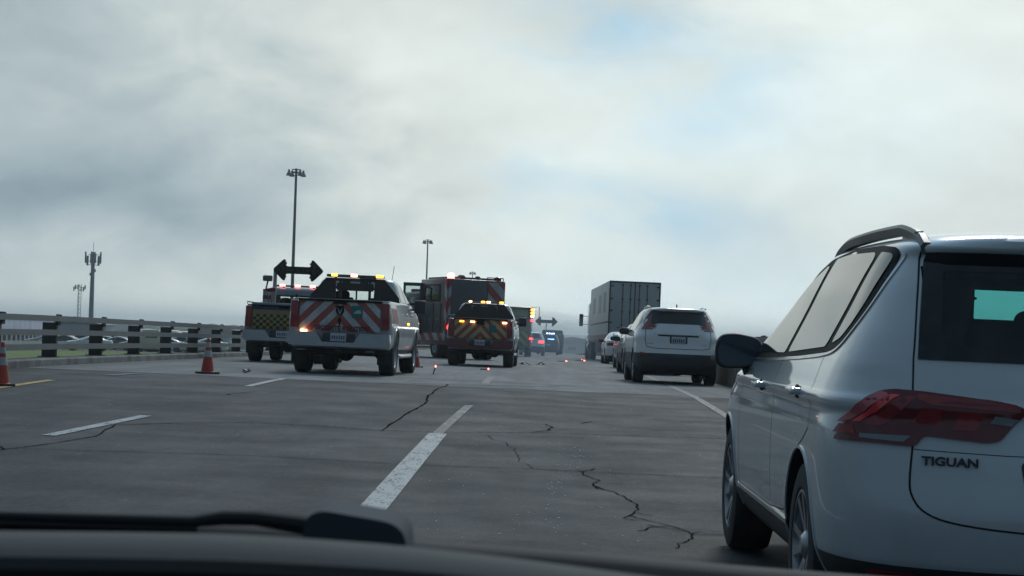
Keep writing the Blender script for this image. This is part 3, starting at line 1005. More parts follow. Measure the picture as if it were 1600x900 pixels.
# ---- the big white SUV on the right -------------------------------------------------
def hero():
    root = empty('parked_suv', (0, 0, 0))
    tag(root, 'large pearl white SUV close by on the right, cut off by the picture edge', 'SUV')
    L, W, H = 4.70, .92, 1.70
    V, Fs = ring_body(hero_keys(), roof_dz(H), nc=40, ns=40, nz=110)
    sk = Skin(V, Fs, (-.35, .6))
    cabin = MB().box((0, 2.0, 1.36), (1.16, 4.4, .34), .0)     # see-through cabin
    body = cut_body(V, Fs, [(1.045, .355), (3.835, .355)], .405, W, WHITEP, .40, [cabin])
    # dark cabin walls
    body.materials.append(BLACKP)
    for p in body.polygons:
        c = p.center
        if (abs(abs(c.x) - .58) < .004 and abs(p.normal.x) > .99) or ((abs(c.z - 1.53) < .004 or abs(c.z - 1.19) < .004) and abs(c.x) < .585 and abs(p.normal.z) > .99): p.material_index = 3
    link('body', body, None, root)
    # side glass
    dlo = [(3.24, 1.102), (2.6, 1.115), (1.6, 1.145), (.84, 1.178), (.66, 1.21), (.57, 1.28), (.515, 1.37), (.49, 1.47), (.48, 1.575), (.53, 1.605), (.80, 1.622), (1.5, 1.630), (2.0, 1.600), (2.32, 1.53), (2.68, 1.38), (3.02, 1.20)]
    for mode, sx in (('L', -1), ('Rt', 1)):
        sk.patch('window_surround', mode, rounded(dlo, .05), GLOSSK, root, .003, .01, .045)
        w1 = [(3.08, 1.135), (2.02, 1.150), (1.94, 1.56), (2.0, 1.568), (2.27, 1.500), (2.62, 1.365), (2.93, 1.21)]
        w2 = [(1.92, 1.155), (.95, 1.195), (.82, 1.57), (.88, 1.595), (1.5, 1.605), (1.84, 1.595)]
        w3 = [(.84, 1.210), (.70, 1.235), (.62, 1.29), (.565, 1.38), (.54, 1.47), (.53, 1.565), (.56, 1.582), (.74, 1.592)]
        for w_ in (w1, w2, w3): sk.patch('side_window', mode, rounded(w_, .03), GLASS, root, .007, .004, .045)
        mb = MB()
        ln = rounded_open([(3.30, 1.088), (2.6, 1.102), (1.6, 1.132), (.84, 1.163), (.64, 1.195), (.545, 1.27), (.49, 1.365), (.463, 1.47), (.455, 1.58)], 2)
        sk.strip(mb, mode, ln, .011, .006, .03, thick=.006)
        mb.build('chrome_strip', CHROME, root)
        # gaps
        mb = MB()
        for ln in ([(.90, 1.175), (.86, 1.03), (.86, .86), (1.0, .80), (1.22, .74)], [(2.02, 1.12), (1.99, .85), (1.97, .44)], [(3.28, 1.10), (3.32, .80), (3.28, .44)],
                   [(3.9, 1.02), (4.2, .80), (4.28, .6)], [(1.42, .46), (1.97, .43), (3.3, .43)]):
            sk.strip(mb, mode, ln, .0055, .0012)
        # crease shade line: a real shallow step
        mb.build('door_gap', SEAM, root)
        mb = MB(); sk.strip(mb, mode, [(1.40, .415), (2.0, .415), (3.36, .415)], .02, .012, thick=.01); mb.build('rocker_strip', CHROME, root)
        # cladding lips over the wheels
        for yw in (1.045, 3.835):
            mb = MB()
            ln = [(yw + .415 * math.cos(q), .355 + .415 * math.sin(q)) for q in [R(-8 + i * 196 / 24) for i in range(25)]]
            sk.strip(mb, mode, ln, .012, .006, .03, thick=.012)
            mb.build('wheel_arch_lip', WHITEP, root)
        # handles
        for yh, zh in ((1.20, 1.0), (2.42, .985)):
            mb = MB(); lo, nn = sk.hit(mode, yh, zh)
            mb.ellipsoid((lo.x + sx * .028, yh, zh), (.03, .20, .034), n=3, rot=Matrix.Rotation(R(0), 4, 'X'))
            mb.box((lo.x + sx * .008, yh - .08, zh), (.04, .03, .03), .008); mb.box((lo.x + sx * .008, yh + .08, zh), (.04, .03, .03), .008)
            hd = mb.build('door_handle', WHITEP, root)
            MB().ellipsoid((lo.x - sx * .004, yh, zh - .002), (.012, .15, .06), n=2.4).build('handle_recess_shade', SEAM, hd)  # near-black patch paints the shade behind the handle
        # mirror
        mb = MB()
        cx, cy, cz = sx * .965, 3.10, 1.125
        prof = [(-.135, .055), (-.10, .088), (.02, .108), (.095, .095), (.122, .04), (.118, -.06), (.07, -.088), (-.06, -.078), (-.125, -.045)]
        pr = rounded(prof, .04, 4)
        lay = [(-.005, .93), (.0, .97), (.02, 1.0), (.07, .93), (.12, .72), (.15, .35), (.16, .02)]
        V2 = []; F2 = []; n_ = len(pr)
        for t_, s_ in lay:
            for a_, b_ in pr: V2.append((cx - sx * a_ * s_ * -1, cy + t_, cz + b_ * s_))
        for i in range(len(lay) - 1):
            for j in range(n_):
                a_ = i * n_ + j; b_ = i * n_ + (j + 1) % n_; F2.append([a_, b_, b_ + n_, a_ + n_])
        F2.append(list(range(n_)))
        V2 = [(-2 * cx * 0 + v[0], v[1], v[2]) for v in V2]
        mb.raw(V2, F2)
        mir = mb.build('door_mirror', BLACKP, root, 40)
        gp_ = [(cx + sx * a_ * .88, b_ * .86 + cz) for a_, b_ in pr]
        MB().prism(gp_, lambda a, b, t: Vector((a, t, b)), cy - .012, cy - .006).build('mirror_glass', mat('mirror_glass', (.05, .07, .09), .05, metal=.0, spec=.6), mir)
        MB().tube([(sx * .83, cy + .06, .985), (sx * .88, cy + .06, 1.01), (sx * .91, cy + .05, 1.09)], .042, 10).build('mirror_arm', BLACKP, mir)
        # roof rail
        xr_ = sx * .560
        pts = []; y0r, y1r = .36, 2.75
        for i in range(31):
            t_ = i / 30; y_ = y0r + (y1r - y0r) * t_
            lo, nn = sk.hit('T', xr_ + sx * .03 * (1 - abs(2 * t_ - 1)), y_)
            e = min(1, t_ / .17) ** .75 * min(1, (1 - t_) / .2) ** .8
            pts.append((lo.x, y_, lo.z - .006 + .050 * e * (1 - .2 * t_)))
        mb = MB()
        V2 = []; F2 = []
        for i, p in enumerate(pts):
            for a_, b_ in ((-.018, -.030), (-.024, .002), (-.012, .016), (.012, .016), (.024, .002), (.018, -.030)): V2.append((p[0] + a_, p[1], p[2] + b_))
        for i in range(30):
            for j in range(6):
                a_ = i * 6 + j; b_ = i * 6 + (j + 1) % 6; F2.append([a_, b_, b_ + 6, a_ + 6])
        F2.append(list(range(6))); F2.append([180 + j for j in range(6)])
        mb.raw(V2, F2)
        for ya, yb in ((.47, .74), (2.5, 2.70)):
            lo, nn = sk.hit('T', xr_, (ya + yb) / 2); mb.box((xr_ + sx * .005, (ya + yb) / 2, lo.z + .004), (.038, yb - ya, .04), .012)
        mb.build('roof_rail', mat('roof_rail_dark', (.055, .06, .066), .4, metal=.2), root, 40)
    # rear glass and tailgate
    rg = [(-.612, 1.170), (.612, 1.170), (.604, 1.28), (.580, 1.47), (.560, 1.585), (-.560, 1.585), (-.580, 1.47), (-.604, 1.28)]
    g = bpy.data.materials.new('rear_privacy_glass'); g.use_nodes = True
    t = g.node_tree; t.nodes.clear(); k = N(t)
    fres = k.n('ShaderNodeFresnel', ins={'IOR': 1.5}).outputs[0]
    tr = k.n('ShaderNodeBsdfTransparent', ins={0: (.50, .72, .73, 1)})
    gl = k.n('ShaderNodeBsdfGlossy', ins={'Color': (.9, .95, 1, 1), 'Roughness': .03})
    df = k.n('ShaderNodeBsdfDiffuse', ins={0: (.03, .042, .05, 1)})
    a_ = k.n('ShaderNodeMixShader', ins={0: .25, 1: tr.outputs[0], 2: df.outputs[0]})
    b_ = k.n('ShaderNodeMixShader', ins={0: fres, 1: a_.outputs[0], 2: gl.outputs[0]})
    k.n('ShaderNodeOutputMaterial', ins={0: b_.outputs[0]})
    sk2 = sk
    # frame of the rear glass: dark border ring as one patch with the pane inside it
    pane = [(-.52, 1.215), (.52, 1.215), (.49, 1.50), (-.49, 1.50)]
    rgp = sk.patch('rear_window', 'B', rounded(rg, .03), g, root, .003, .006, .05)
    # opaque borders
    for nm, pl in (('window_border', [(-.612, 1.170), (.612, 1.170), (.608, 1.222), (-.608, 1.222)]), ('window_border', [(-.575, 1.51), (.575, 1.51), (.560, 1.585), (-.560, 1.585)]),
                   ('window_border', [(-.610, 1.20), (-.53, 1.20), (-.50, 1.54), (-.568, 1.54)]), ('window_border', [(.610, 1.20), (.53, 1.20), (.50, 1.54), (.568, 1.54)])):
        sk.patch(nm, 'B', pl, mat('window_frit', (.014, .018, .022), .05), root, .0055, .003, .05)
    wd = bpy.data.materials.new('shaded_windscreen_glass'); wd.use_nodes = True
    t = wd.node_tree; t.nodes.clear(); k = N(t)
    k.n('ShaderNodeOutputMaterial', ins={0: k.n('ShaderNodeBsdfTransparent', ins={0: (.20, .66, .63, 1)}).outputs[0]})
    sk.patch('windscreen', 'F', [(-.585, 1.185), (.585, 1.185), (.585, 1.535), (-.585, 1.535)], wd, root, .004, .004, .08)
    # seats and headrests inside
    SEAT = mat('dark_seat_cloth', (.016, .018, .02), .9)
    for y_ in (.95, 2.15):
        mb = MB()
        if y_ < 1.5:
            mb.box((0, y_, 1.26), (1.12, .12, .16), .03); mb.box((-.40, y_, 1.38), (.34, .10, .28), .05)  # bench raised and left block added to stop sky light through the cabin
        for x_ in ((-.40, .42) if y_ < 1.5 else (-.36, .36)):
            mb.box((x_, y_, 1.27 if y_ < 1.5 else 1.25), (.40 if y_ > 1.5 else .35, .10, .17), .03)
            mb.ellipsoid((x_, y_, 1.375 if y_ < 1.5 else 1.33), (.22, .10, .15), n=3)
        mb.build('seat_back', SEAT, root)
    MB().box((0, 1.45, 1.52), (1.15, 1.7, .05), .01).build('headliner', SEAT, root)
    MB().box((0, 2.95, 1.225), (1.15, .4, .10), .03).build('dashboard', SEAT, root)
    MB().ellipsoid((.10, 2.62, 1.46), (.16, .02, .022), n=3).build('rear_view_mirror', BLACKP, root)
    # tail lights
    for mode in ('P', 'Q'):
        ang = .0095
        tl = [(68, 0.846), (62, 0.905), (52, 1.002), (46, 1.044), (40, 1.054), (28, 1.050), (0, 1.027), (-11, 1.010), (-14, 0.994), (-11, 0.967), (-3, 0.879), (2, 0.870), (27, 0.887), (29.5, 0.844), (50, 0.848)]
        tl = [(a / ang, b) for a, b in rounded([(a * ang, b) for a, b in tl], .02, 3)]
        lamp = sk.patch('tail_light', mode, tl, REDDARK, root, .010, .02, .03, ang=ang, smooth=50)
        sk.patch('lamp_segment', mode, [(66, 0.914), (57.5, 0.927), (41, 1.030), (45, 1.042), (52, 1.002)], mat('pink_red_lens', (.52, .12, .13), .15, coat=.4), lamp, .0125, .004, .03, ang=ang)
        sk.patch('lamp_segment', mode, [(57, 0.920), (53, 0.922), (37, 1.028), (41, 1.031)], mat('lit_bar_red', (.85, .06, .07), .15, coat=.4), lamp, .0130, .004, .03, ang=ang)  # lit bar of the lamp, its light given as bright red colour
        sk.patch('lamp_segment', mode, [(52, 0.917), (43, 0.912), (30.5, 1.027), (36, 1.027)], REDL, lamp, .0125, .004, .03, ang=ang)
        sk.patch('lamp_segment', mode, [(68, 0.874), (54, 0.877), (56, 0.907), (64, 0.909)], REDL, lamp, .0125, .004, .03, ang=ang)
        sk.patch('lamp_segment', mode, [(30, 1.040), (-9, 1.012), (-11, 0.990), (24, 1.004), (30, 1.017)], REDL, lamp, .0125, .004, .03, ang=ang)
        sk.patch('lamp_segment', mode, [(28, 0.992), (20, 0.990), (21, 0.927), (32, 0.932)], REDL, lamp, .0125, .004, .03, ang=ang)
        sk.patch('lamp_segment', mode, [(13, 0.984), (3, 0.979), (7, 0.912), (16, 0.912)], REDL, lamp, .0125, .004, .03, ang=ang)
        sk.patch('reversing_lamp', mode, [(-1, 0.974), (-10.5, 0.964), (-7.5, 0.937), (1, 0.944)], CLEARL, lamp, .0125, .004, .03, ang=ang)
        sk.patch('reversing_lamp', mode, [(52, 0.880), (31.5, 0.882), (34, 0.859), (52, 0.864)], CLEARL, lamp, .0125, .004, .03, ang=ang)
    mb = MB()
    for s_ in (-1, 1): sk.strip(mb, 'B', [(s_ * .560, 1.655), (s_ * .578, 1.585), (s_ * .602, 1.40), (s_ * .628, 1.17), (s_ * .634, 1.05)], .0065, .0012)
    lower = [(-.634, .85), (-.645, .72), (-.640, .665), (-.60, .605), (-.50, .57), (-.25, .548), (0, .545), (.25, .548), (.50, .57), (.60, .605), (.640, .665), (.645, .72), (.634, .85)]
    sk.strip(mb, 'B', rounded_open(lower), .0075, .0012)
    sk.strip(mb, 'B', [(-.63, .835), (-.3, .828), (.3, .828), (.63, .835)], .003, .001)
    mb.build('tailgate_gap', SEAM, root)
    # plate recess and plate
    rc = sk.patch('plate_recess', 'B', rounded([(-.25, .81), (.25, .81), (.22, .64), (-.22, .64)], .03), BLACKP, root, .003, .004, .05)
    pl = MB().box((0, sk.hit('B', 0, .72)[0].y - .012, .72), (.305, .006, .155), .01).build('number_plate', PLATE, root)
    # spoiler lip, rear wiper, fog reflectors
    sk.patch('high_brake_light', 'B', [(-.18, 1.592), (.18, 1.592), (.18, 1.607), (-.18, 1.607)], REDDARK, root, .003, .003, .05)
    for s_ in (-1, 1): sk.patch('reflector', 'B', rounded([(s_ * .56, .335), (s_ * .76, .345), (s_ * .76, .37), (s_ * .56, .362)], .01), REDL, root, .004, .004, .05)
    # badge lettering on the tailgate
    tm = text_mesh('TIGUAN', .044, .004, 'LEFT', .0014, 1.26)
    h0, h1 = sk.hit('B', -.605, .80)[0], sk.hit('B', -.41, .80)[0]
    q = link('badge_lettering', tm, mat('badge_metal', (.05, .055, .06), .35, metal=.3), root)
    q.location = (-.605, h0.y - .010, .782); q.rotation_euler = (0, 0, math.atan2(h1.y - h0.y, h1.x - h0.x))
    # round emblem and door shut badge in the middle of the tailgate
    MB().lathe([(-.008, .001), (-.012, .045), (-.006, .062), (.004, .064)], 'y', c=(0, sk.hit('B', 0, .93)[0].y - .004, .93), n=32).build('round_emblem', CHROME, root)
    for y_ in (1.045, 3.835):
        for s_ in (-1, 1): wheel(s_ * (.905 - .1175), y_, .355, .235, 'alloy', root)
    MB().box((0, 2.35, .27), (1.5, 3.6, .10), .03).build('underbody', SHADE, root)
    MB().lathe([(-.04, .03), (.06, .035)], 'y', c=(.45, .12, .27), n=16).build('exhaust_pipe', CHROME, root)
    place(root, 2.085, 6.95, R(0.0))
    return root
def rounded_open(p, it=2):
    for _ in range(it):
        q = [p[0]]
        for i in range(len(p) - 1):
            a, b = p[i], p[i + 1]
            q.append((a[0] * .75 + b[0] * .25, a[1] * .75 + b[1] * .25)); q.append((a[0] * .25 + b[0] * .75, a[1] * .25 + b[1] * .75))
        p = q + [p[-1]]
    return p
hero()

# ---- mid distance cars ---------------------------------------------------------------
def simple_mirror(root, sx, x, y, z, m=BLACKP, s=1.0):
    mb = MB(); mb.ellipsoid((sx * (x + .12 * s), y, z), (.24 * s, .12 * s, .16 * s), n=3.2, nu=16, nv=10)
    mb.box((sx * (x + .01), y, z - .05), (.1, .05, .05), .01)
    return mb.build('door_mirror', m, root)

def crossover(root, paintm, H=1.69, W=.925, L=4.6, nz=60, police=False):
    V, Fs = ring_body(suv_keys(L, W, H), roof_dz(H, 1.5, .03), nc=22, ns=20, nz=nz)
    sk = Skin(V, Fs)
    h = H / 1.665
    link('body', cut_body(V, Fs, [(.98, .36), (3.65, .36)], .41, W, paintm, .66 * h * (1 if not police else .6)), None, root)
    for mode in ('L', 'Rt'):
        dlo = [(3.12, 1.10 * h), (2.0, 1.12 * h), (.95, 1.17 * h), (.60, 1.28 * h), (.58, 1.34 * h), (.95, 1.555 * h), (1.6, 1.585 * h), (2.2, 1.52 * h), (2.62, 1.37 * h)]
        sk.patch('side_window', mode, rounded(dlo, .05), GLASSF, root, .005, .008, .09)
        for ln in ([(2.0, 1.6 * h), (2.0, .45)], [(1.02, 1.6 * h), (.95, 1.1 * h), (1.2, .8)], [(3.2, 1.1), (3.2, .45)]):
            mb = MB(); sk.strip(mb, mode, ln, .03, .007, .08); mb.build('door_gap', SEAM, root)
    for s_ in (-1, 1): simple_mirror(root, s_, .86 * W / .92, 3.15, 1.12 * h)
    for y_ in (.98, 3.65):
        for s_ in (-1, 1): wheel(s_ * (W - .13), y_, .355, .23, 'alloy', root)
    MB().box((0, 2.3, .27), (1.4, 3.5, .12), .03).build('underbody', SHADE, root)
    return sk, h

def white_crossover():
    root = empty('white_crossover', (0, 0, 0))
    tag(root, 'white crossover with black lower bumper and shark fin, stopped beside the brown parapet', 'crossover')
    sk, h = crossover(root, WHITE2)
    sk.patch('rear_window', 'B', rounded([(-.76, 1.29), (-.60, 1.25), (-.45, 1.31), (.45, 1.31), (.60, 1.25), (.76, 1.29), (.70, 1.42), (.58, 1.60), (.3, 1.625), (-.3, 1.625), (-.58, 1.60), (-.70, 1.42)], .05), GLASSF, root, .004, .008, .07)
    for s_ in (-1, 1):
        mode = 'P' if s_ < 0 else 'Q'
        a = .0095
        lp = sk.patch('tail_light', mode, [(66, 1.17), (30, 1.175), (12, 1.245), (14, 1.27), (34, 1.27), (42, 1.36), (48, 1.50), (53, 1.51), (58, 1.38), (64, 1.27)], REDL, root, .010, .02, .05, ang=a)
        sk.patch('reversing_lamp', mode, [(40, 1.185), (20, 1.19), (16, 1.215), (36, 1.215)], CLEARL, lp, .014, .004, .04, ang=a)
        sk.patch('reflector', 'B', [(s_ * .70, .58), (s_ * .80, .58), (s_ * .80, .68), (s_ * .70, .66)], REDDARK, root, .006, .006, .05)
    mb = MB()
    sk.strip(mb, 'B', [(-.70, 1.19), (-.715, .98), (-.68, .80), (-.5, .77), (.5, .77), (.68, .80), (.715, .98), (.70, 1.19)], .012, .003, .06)
    sk.strip(mb, 'B', [(-.44, 1.05), (.44, 1.05)], .03, .004, .06)
    mb.build('tailgate_gap', SEAM, root)
    # raised hexagonal panel above the plate
    sk.patch('tailgate_panel', 'B', rounded([(-.56, 1.17), (-.45, 1.27), (.45, 1.27), (.56, 1.17), (.50, 1.075), (-.50, 1.075)], .03), WHITE2, root, .014, .02, .07)
    yv = sk.hit('B', 0, .96)[0].y
    pl = MB().box((0, yv - .012, .955), (.305, .01, .155), .01).build('number_plate', PLATE, root)
    mb = MB()
    for i in range(6): mb.box((-.11 + i * .044, yv - .019, .95), (.024, .003, .075), 0)
    mb.build('plate_characters', INK, pl)
    MB().box((0, yv - .004, .955), (.38, .012, .21), .01).build('plate_recess', BLACKP, root)
    for x_ in (-.60, .55): sk.patch('chrome_badge', 'B', [(x_ - .07, .86), (x_ + .07, .86), (x_ + .07, .885), (x_ - .07, .885)], CHROME, root, .005, .004, .05)
    MB().ellipsoid((0, .85, 1.71), (.03, .16, .10), n=2).build('shark_fin_antenna', BLACKP, root)
    for s_ in (-1, 1): MB().tube([(s_ * .60, .5, 1.66), (s_ * .61, 1.2, 1.70), (s_ * .60, 2.3, 1.66)], .018, 8).build('roof_rail', SILVER, root)
    MB().ellipsoid((.1, .28, 1.315), (.44, .02, .018), n=2).build('rear_wiper', BLACKP, root)
    place(root, 3.30, 40.6, R(.6))
white_crossover()

def sedan_keys(L=4.7, W=.91, H=1.44):
    k = [(.20, .78, .25, .6, 3, L - .3, .6, 2.6), (.30, .86, .08, .8, 3.2, L - .1, .8, 2.6), (.45, .90, .0, .85, 3.2, L, .9, 2.6), (.65, .905, .0, .85, 3.2, L - .02, .9, 2.6),
         (.80, .905, .04, .85, 3.2, L - .12, .9, 2.6), (.90, .90, .06, .8, 3.2, L - .5, .9, 2.6), (.98, .885, .05, .8, 3.2, L - .95, .7, 2.8), (1.03, .865, .10, .7, 3.2, L - 1.35, .6, 3),
         (1.05, .845, .48, .5, 3.2, L - 1.45, .5, 3), (1.10, .82, .62, .5, 3, L - 1.55, .5, 3), (1.20, .775, .85, .5, 3, L - 1.8, .5, 3), (1.32, .70, 1.18, .5, 3, L - 2.1, .5, 3),
         (1.39, .62, 1.45, .5, 3, L - 2.35, .5, 3), (1.425, .50, 1.7, .4, 3, L - 2.5, .4, 3), (1.438, .28, 1.9, .3, 3, L - 2.7, .3, 3), (1.44, .02, 2.05, .2, 3, L - 2.8, .2, 3)]
    return [(z * H / 1.44, w * W / .91, a, b, c, d, e, f) for z, w, a, b, c, d, e, f in k]
def sedan(root, paintm, L=4.7, W=.91, H=1.44, nz=44):
    V, Fs = ring_body(sedan_keys(L, W, H), roof_dz(H, 2.2, .02), nc=16, ns=16, nz=nz)
    sk = Skin(V, Fs); h = H / 1.44
    link('body', cut_body(V, Fs, [(.95, .33), (3.75, .33)], .375, W, paintm, .38), None, root)
    sk.patch('rear_window', 'B', rounded([(-.66, 1.08 * h), (.66, 1.08 * h), (.52, 1.38 * h), (-.52, 1.38 * h)], .05), GLASSF, root, .004, .008, .08)
    for mode in ('L', 'Rt'):
        sk.patch('side_window', mode, rounded([(3.1, 1.04 * h), (.95, 1.06 * h), (1.1, 1.18 * h), (1.55, 1.36 * h), (2.2, 1.375 * h), (2.7, 1.22 * h)], .05), GLASSF, root, .004, .008, .09)
    for s_ in (-1, 1):
        sk.patch('tail_light', 'P' if s_ < 0 else 'Q', [(68, .80), (5, .80), (5, .88), (30, .93), (66, .92)], REDL, root, .008, .01, .06, ang=.0095)
        simple_mirror(root, s_, .84, 2.95, 1.02 * h)
        for y_ in (.95, 3.75): wheel(s_ * (W - .12), y_, .33, .21, 'alloy', root)
    sk.patch('number_plate', 'B', [(-.15, .62), (.15, .62), (.15, .76), (-.15, .76)], PLATE, root, .006, .01, .1)
    sk.patch('lower_bumper', 'B', rounded([(-.7, .24), (.7, .24), (.6, .46), (-.6, .46)], .05), BLACKP, root, .006, .01, .1)
    MB().box((0, 2.3, .25), (1.4, 3.4, .10), .03).build('underbody', SHADE, root)
    return sk
r_ = empty('white_sedan', (0, 0, 0)); tag(r_, 'white sedan with red tail light, between the white semi trailer and the crossover', 'sedan')
sedan(r_, WHITE2); place(r_, 4.42, 82, R(.8))
r_ = empty('dark_sedan', (0, 0, 0)); tag(r_, 'dark red car mostly hidden, just behind the white sedan and left of the crossover', 'car')
sedan(r_, mat('maroon_paint', (.07, .02, .025), .3, coat=.7, dirt=.3), H=1.50); place(r_, 4.22, 66, R(.8))
r_ = empty('silver_hatchback', (0, 0, 0)); tag(r_, 'silver grey car mostly hidden, directly ahead of the white crossover', 'car')
sk, h = crossover(r_, SILVER, H=1.52, W=.88, L=4.3, nz=36)
for s_ in (-1, 1): sk.patch('tail_light', 'P' if s_ < 0 else 'Q', [(66, .90), (20, .90), (26, 1.0), (62, 1.02)], REDL, r_, .008, .01, .06, ang=.0095)
place(r_, 3.75, 54.5, R(.6))

# ---- police SUV -----------------------------------------------------------------------
r_ = empty('police_suv', (0, 0, 0)); tag(r_, 'dark police SUV with lit blue lights in its rear window and on its roof', 'police car')
sk, h = crossover(r_, CHARC, H=1.76, W=.96, L=4.9, nz=40, police=True)
sk.patch('rear_window', 'B', rounded([(-.66, 1.24), (.66, 1.24), (.58, 1.62), (-.58, 1.62)], .05), GLASSF, r_, .004, .008, .08)
for s_ in (-1, 1):
    sk.patch('tail_light', 'P' if s_ < 0 else 'Q', [(64, .98), (14, .98), (18, 1.12), (62, 1.14)], E_RED if s_ < 0 else REDL, r_, .010, .01, .05, ang=.0095)
    sk.patch('white_side_panel', 'L' if s_ < 0 else 'Rt', [(.5, .55), (4.2, .55), (4.2, 1.0), (.5, 1.0)], WHITE2, r_, .004, .004, .2)
sk.patch('number_plate', 'B', [(-.15, .78), (.15, .78), (.15, .92), (-.15, .92)], PLATE, r_, .006, .01, .1)
mb = MB(); yb = sk.hit('B', 0, 1.35)[0].y
mb.box((.22, yb - .012, 1.33), (.56, .02, .075), .01).build('blue_strobe', E_BLUE, r_)
lb = MB().box((.05, 1.9, 1.83), (1.15, .28, .10), .03).build('light_bar', DSTEEL, r_)
for x_ in (-.12, .08, .28, .46): MB().box((x_, 1.73, 1.835), (.12, .05, .085), .02).build('blue_lamp', E_BLUEW, lb)
place(r_, 1.95, 160, R(-.5))
# ---- pickup trucks ---------------------------------------------------------------------
def pick_keys(L=5.9, W=1.0):
    return [(.42, .90, .28, .3, 3, L - .3, .5, 2.8), (.55, .96, .10, .3, 3.5, L - .1, .6, 2.8), (.70, .985, .07, .25, 4, L - .02, .7, 2.8), (.95, 1.0, .06, .22, 4, L, .7, 2.8),
            (1.12, .995, .06, .22, 4, L - .06, .8, 2.8), (1.25, .975, .06, .22, 4, L - .35, .8, 2.8), (1.36, .955, .06, .22, 4, L - 1.0, .6, 3), (1.43, .94, .065, .22, 4, L - 1.5, .5, 3), (1.445, .925, .08, .2, 4, L - 1.6, .4, 3)]
def pickup(root, paintm, tailm, bumperm, yrack=2.02, hitch=True, tall=1.95):
    L, W = 5.9, 1.0
    V, Fs = ring_body(pick_keys(L, W), None, nc=14, ns=30, nz=34)
    sk = Skin(V, Fs, (-.5, .5))
    ax = [(1.12, .42), (4.70, .42)]
    bed = MB().box((0, 1.04, 1.3), (1.66, 1.80, .72), 0)
    link('body', cut_body(V, Fs, ax, .475, W, paintm, .52, [bed]), None, root)
    # cab
    ck = [(1.40, .92, 2.10, .25, 4, 4.55, .5, 3), (1.46, .90, 2.13, .25, 4, 4.42, .5, 3), (1.60, .85, 2.19, .25, 4, 4.12, .5, 3), (1.78, .785, 2.27, .25, 4, 3.75, .5, 3),
          (1.87, .74, 2.31, .25, 4, 3.55, .5, 3), (1.92, .67, 2.37, .25, 3.5, 3.38, .5, 3), (1.945, .52, 2.5, .25, 3.5, 3.2, .5, 3), (1.952, .02, 2.8, .1, 3, 3.0, .1, 3)]
    ck = [(z if z < 1.5 else 1.5 + (z - 1.5) * (tall - 1.5) / .45, *r) for z, *r in ck]
    CV, CF = ring_body(ck, None, nc=14, ns=14, nz=26)
    cs = Skin(CV, CF)
    tun = MB().box((0, 3.2, 1.61), (1.30, 3.4, .24), 0)
    cm = boolean(MB().raw(CV, CF).mesh('cab'), [tun.mesh('c')])
    cm.materials.clear(); cm.materials.append(paintm); cm.materials.append(SHADE)
    for p in cm.polygons:
        c = p.center
        p.material_index = 1 if (abs(abs(c.x) - .65) < .004 and c.z < 1.74 and c.z > 1.48) or (abs(p.normal.z) > .99 and abs(c.x) < .66 and min(abs(c.z - 1.73), abs(c.z - 1.49)) < .004) else 0
    cm.shade_smooth(); cm.set_sharp_from_angle(angle=R(38))
    cab = link('cab', cm, None, root)
    for mode, sx in (('L', -1), ('Rt', 1)):
        cs.patch('side_window', mode, rounded([(4.10, 1.47), (3.32, 1.47), (3.32, tall - .13), (3.55, tall - .14)], .04), GLASSF, cab, .006, .008, .09)
        cs.patch('side_window', mode, rounded([(3.24, 1.47), (2.42, 1.47), (2.50, tall - .13), (3.24, tall - .13)], .04), GLASSF, cab, .006, .008, .09)
        mb = MB()
        for ln in ([(3.28, 1.44), (3.28, .58)], [(2.30, 1.44), (2.30, .58)], [(4.35, 1.40), (4.30, .9), (4.2, .58)], [(2.03, 1.43), (2.03, .58)]): sk.strip(mb, mode, ln, .014, .003, .08)
        mb.build('door_gap', SEAM, root)
        for yh in (2.62, 3.62): MB().box((sx * 1.01, yh, 1.22), (.03, .20, .04), .012).build('door_handle', CHROME, root)
        mb = MB(); mb.box((sx * 1.13, 4.02, 1.42), (.25, .09, .28), .03); mb.box((sx * .97, 4.03, 1.36), (.14, .05, .05), .01); mb.box((sx * .97, 4.03, 1.48), (.14, .05, .05), .01)
        mb.build('door_mirror', BLACKP, root)
        # wheel arch flares, running board
        for yw in (1.12, 4.70):
            mb = MB(); ln = [(yw + .50 * math.cos(q), .42 + .50 * math.sin(q)) for q in [R(-5 + i * 190 / 18) for i in range(19)]]
            sk.strip(mb, mode, ln, .035, .012, .05, thick=.02); mb.build('wheel_arch_flare', paintm, root)
        MB().tube([(sx * .93, 1.75, .40), (sx * .95, 2.0, .38), (sx * .95, 4.0, .38), (sx * .93, 4.15, .40)], .045, 8).build('side_step', CHROME, root)
    cs.patch('rear_window', 'B', [(-.66, 1.485), (.66, 1.485), (.64, 1.75), (-.64, 1.75)], mat_clear(), cab, .004, .004, .1)
    MB().box((0, 2.23, 1.62), (.03, .03, .30), 0).build('window_divider', GLOSSK, cab)
    mb = MB()
    for x_ in (-.40, .40): mb.ellipsoid((x_, 3.05, 1.58), (.30, .12, .22), n=3); mb.box((x_, 3.05, 1.5), (.45, .14, .1), .03)
    mb.build('headrest', SHADE, cab)
    # tailgate panel
    tg = MB().box((0, .045, 1.13), (1.56, .05, .60), .02).build('tailgate', tailm, root)
    MB().box((0, .03, 1.418), (1.62, .10, .045), .015).build('tailgate_cap', GLOSSK, tg)
    MB().box((0, .012, 1.375), (.26, .02, .05), .01).build('tailgate_handle', GLOSSK, tg)
    for s_ in (-1, 1):
        MB().box((s_ * .880, .07, 1.14), (.155, .07, .52), .02).build('tail_light', REDL, root)
    # bumper with a step for the plate
    pr = [(-.99, .80), (-.42, .80), (-.30, .62), (.30, .62), (.42, .80), (.99, .80), (1.0, .60), (.93, .54), (-.93, .54), (-1.0, .60)]
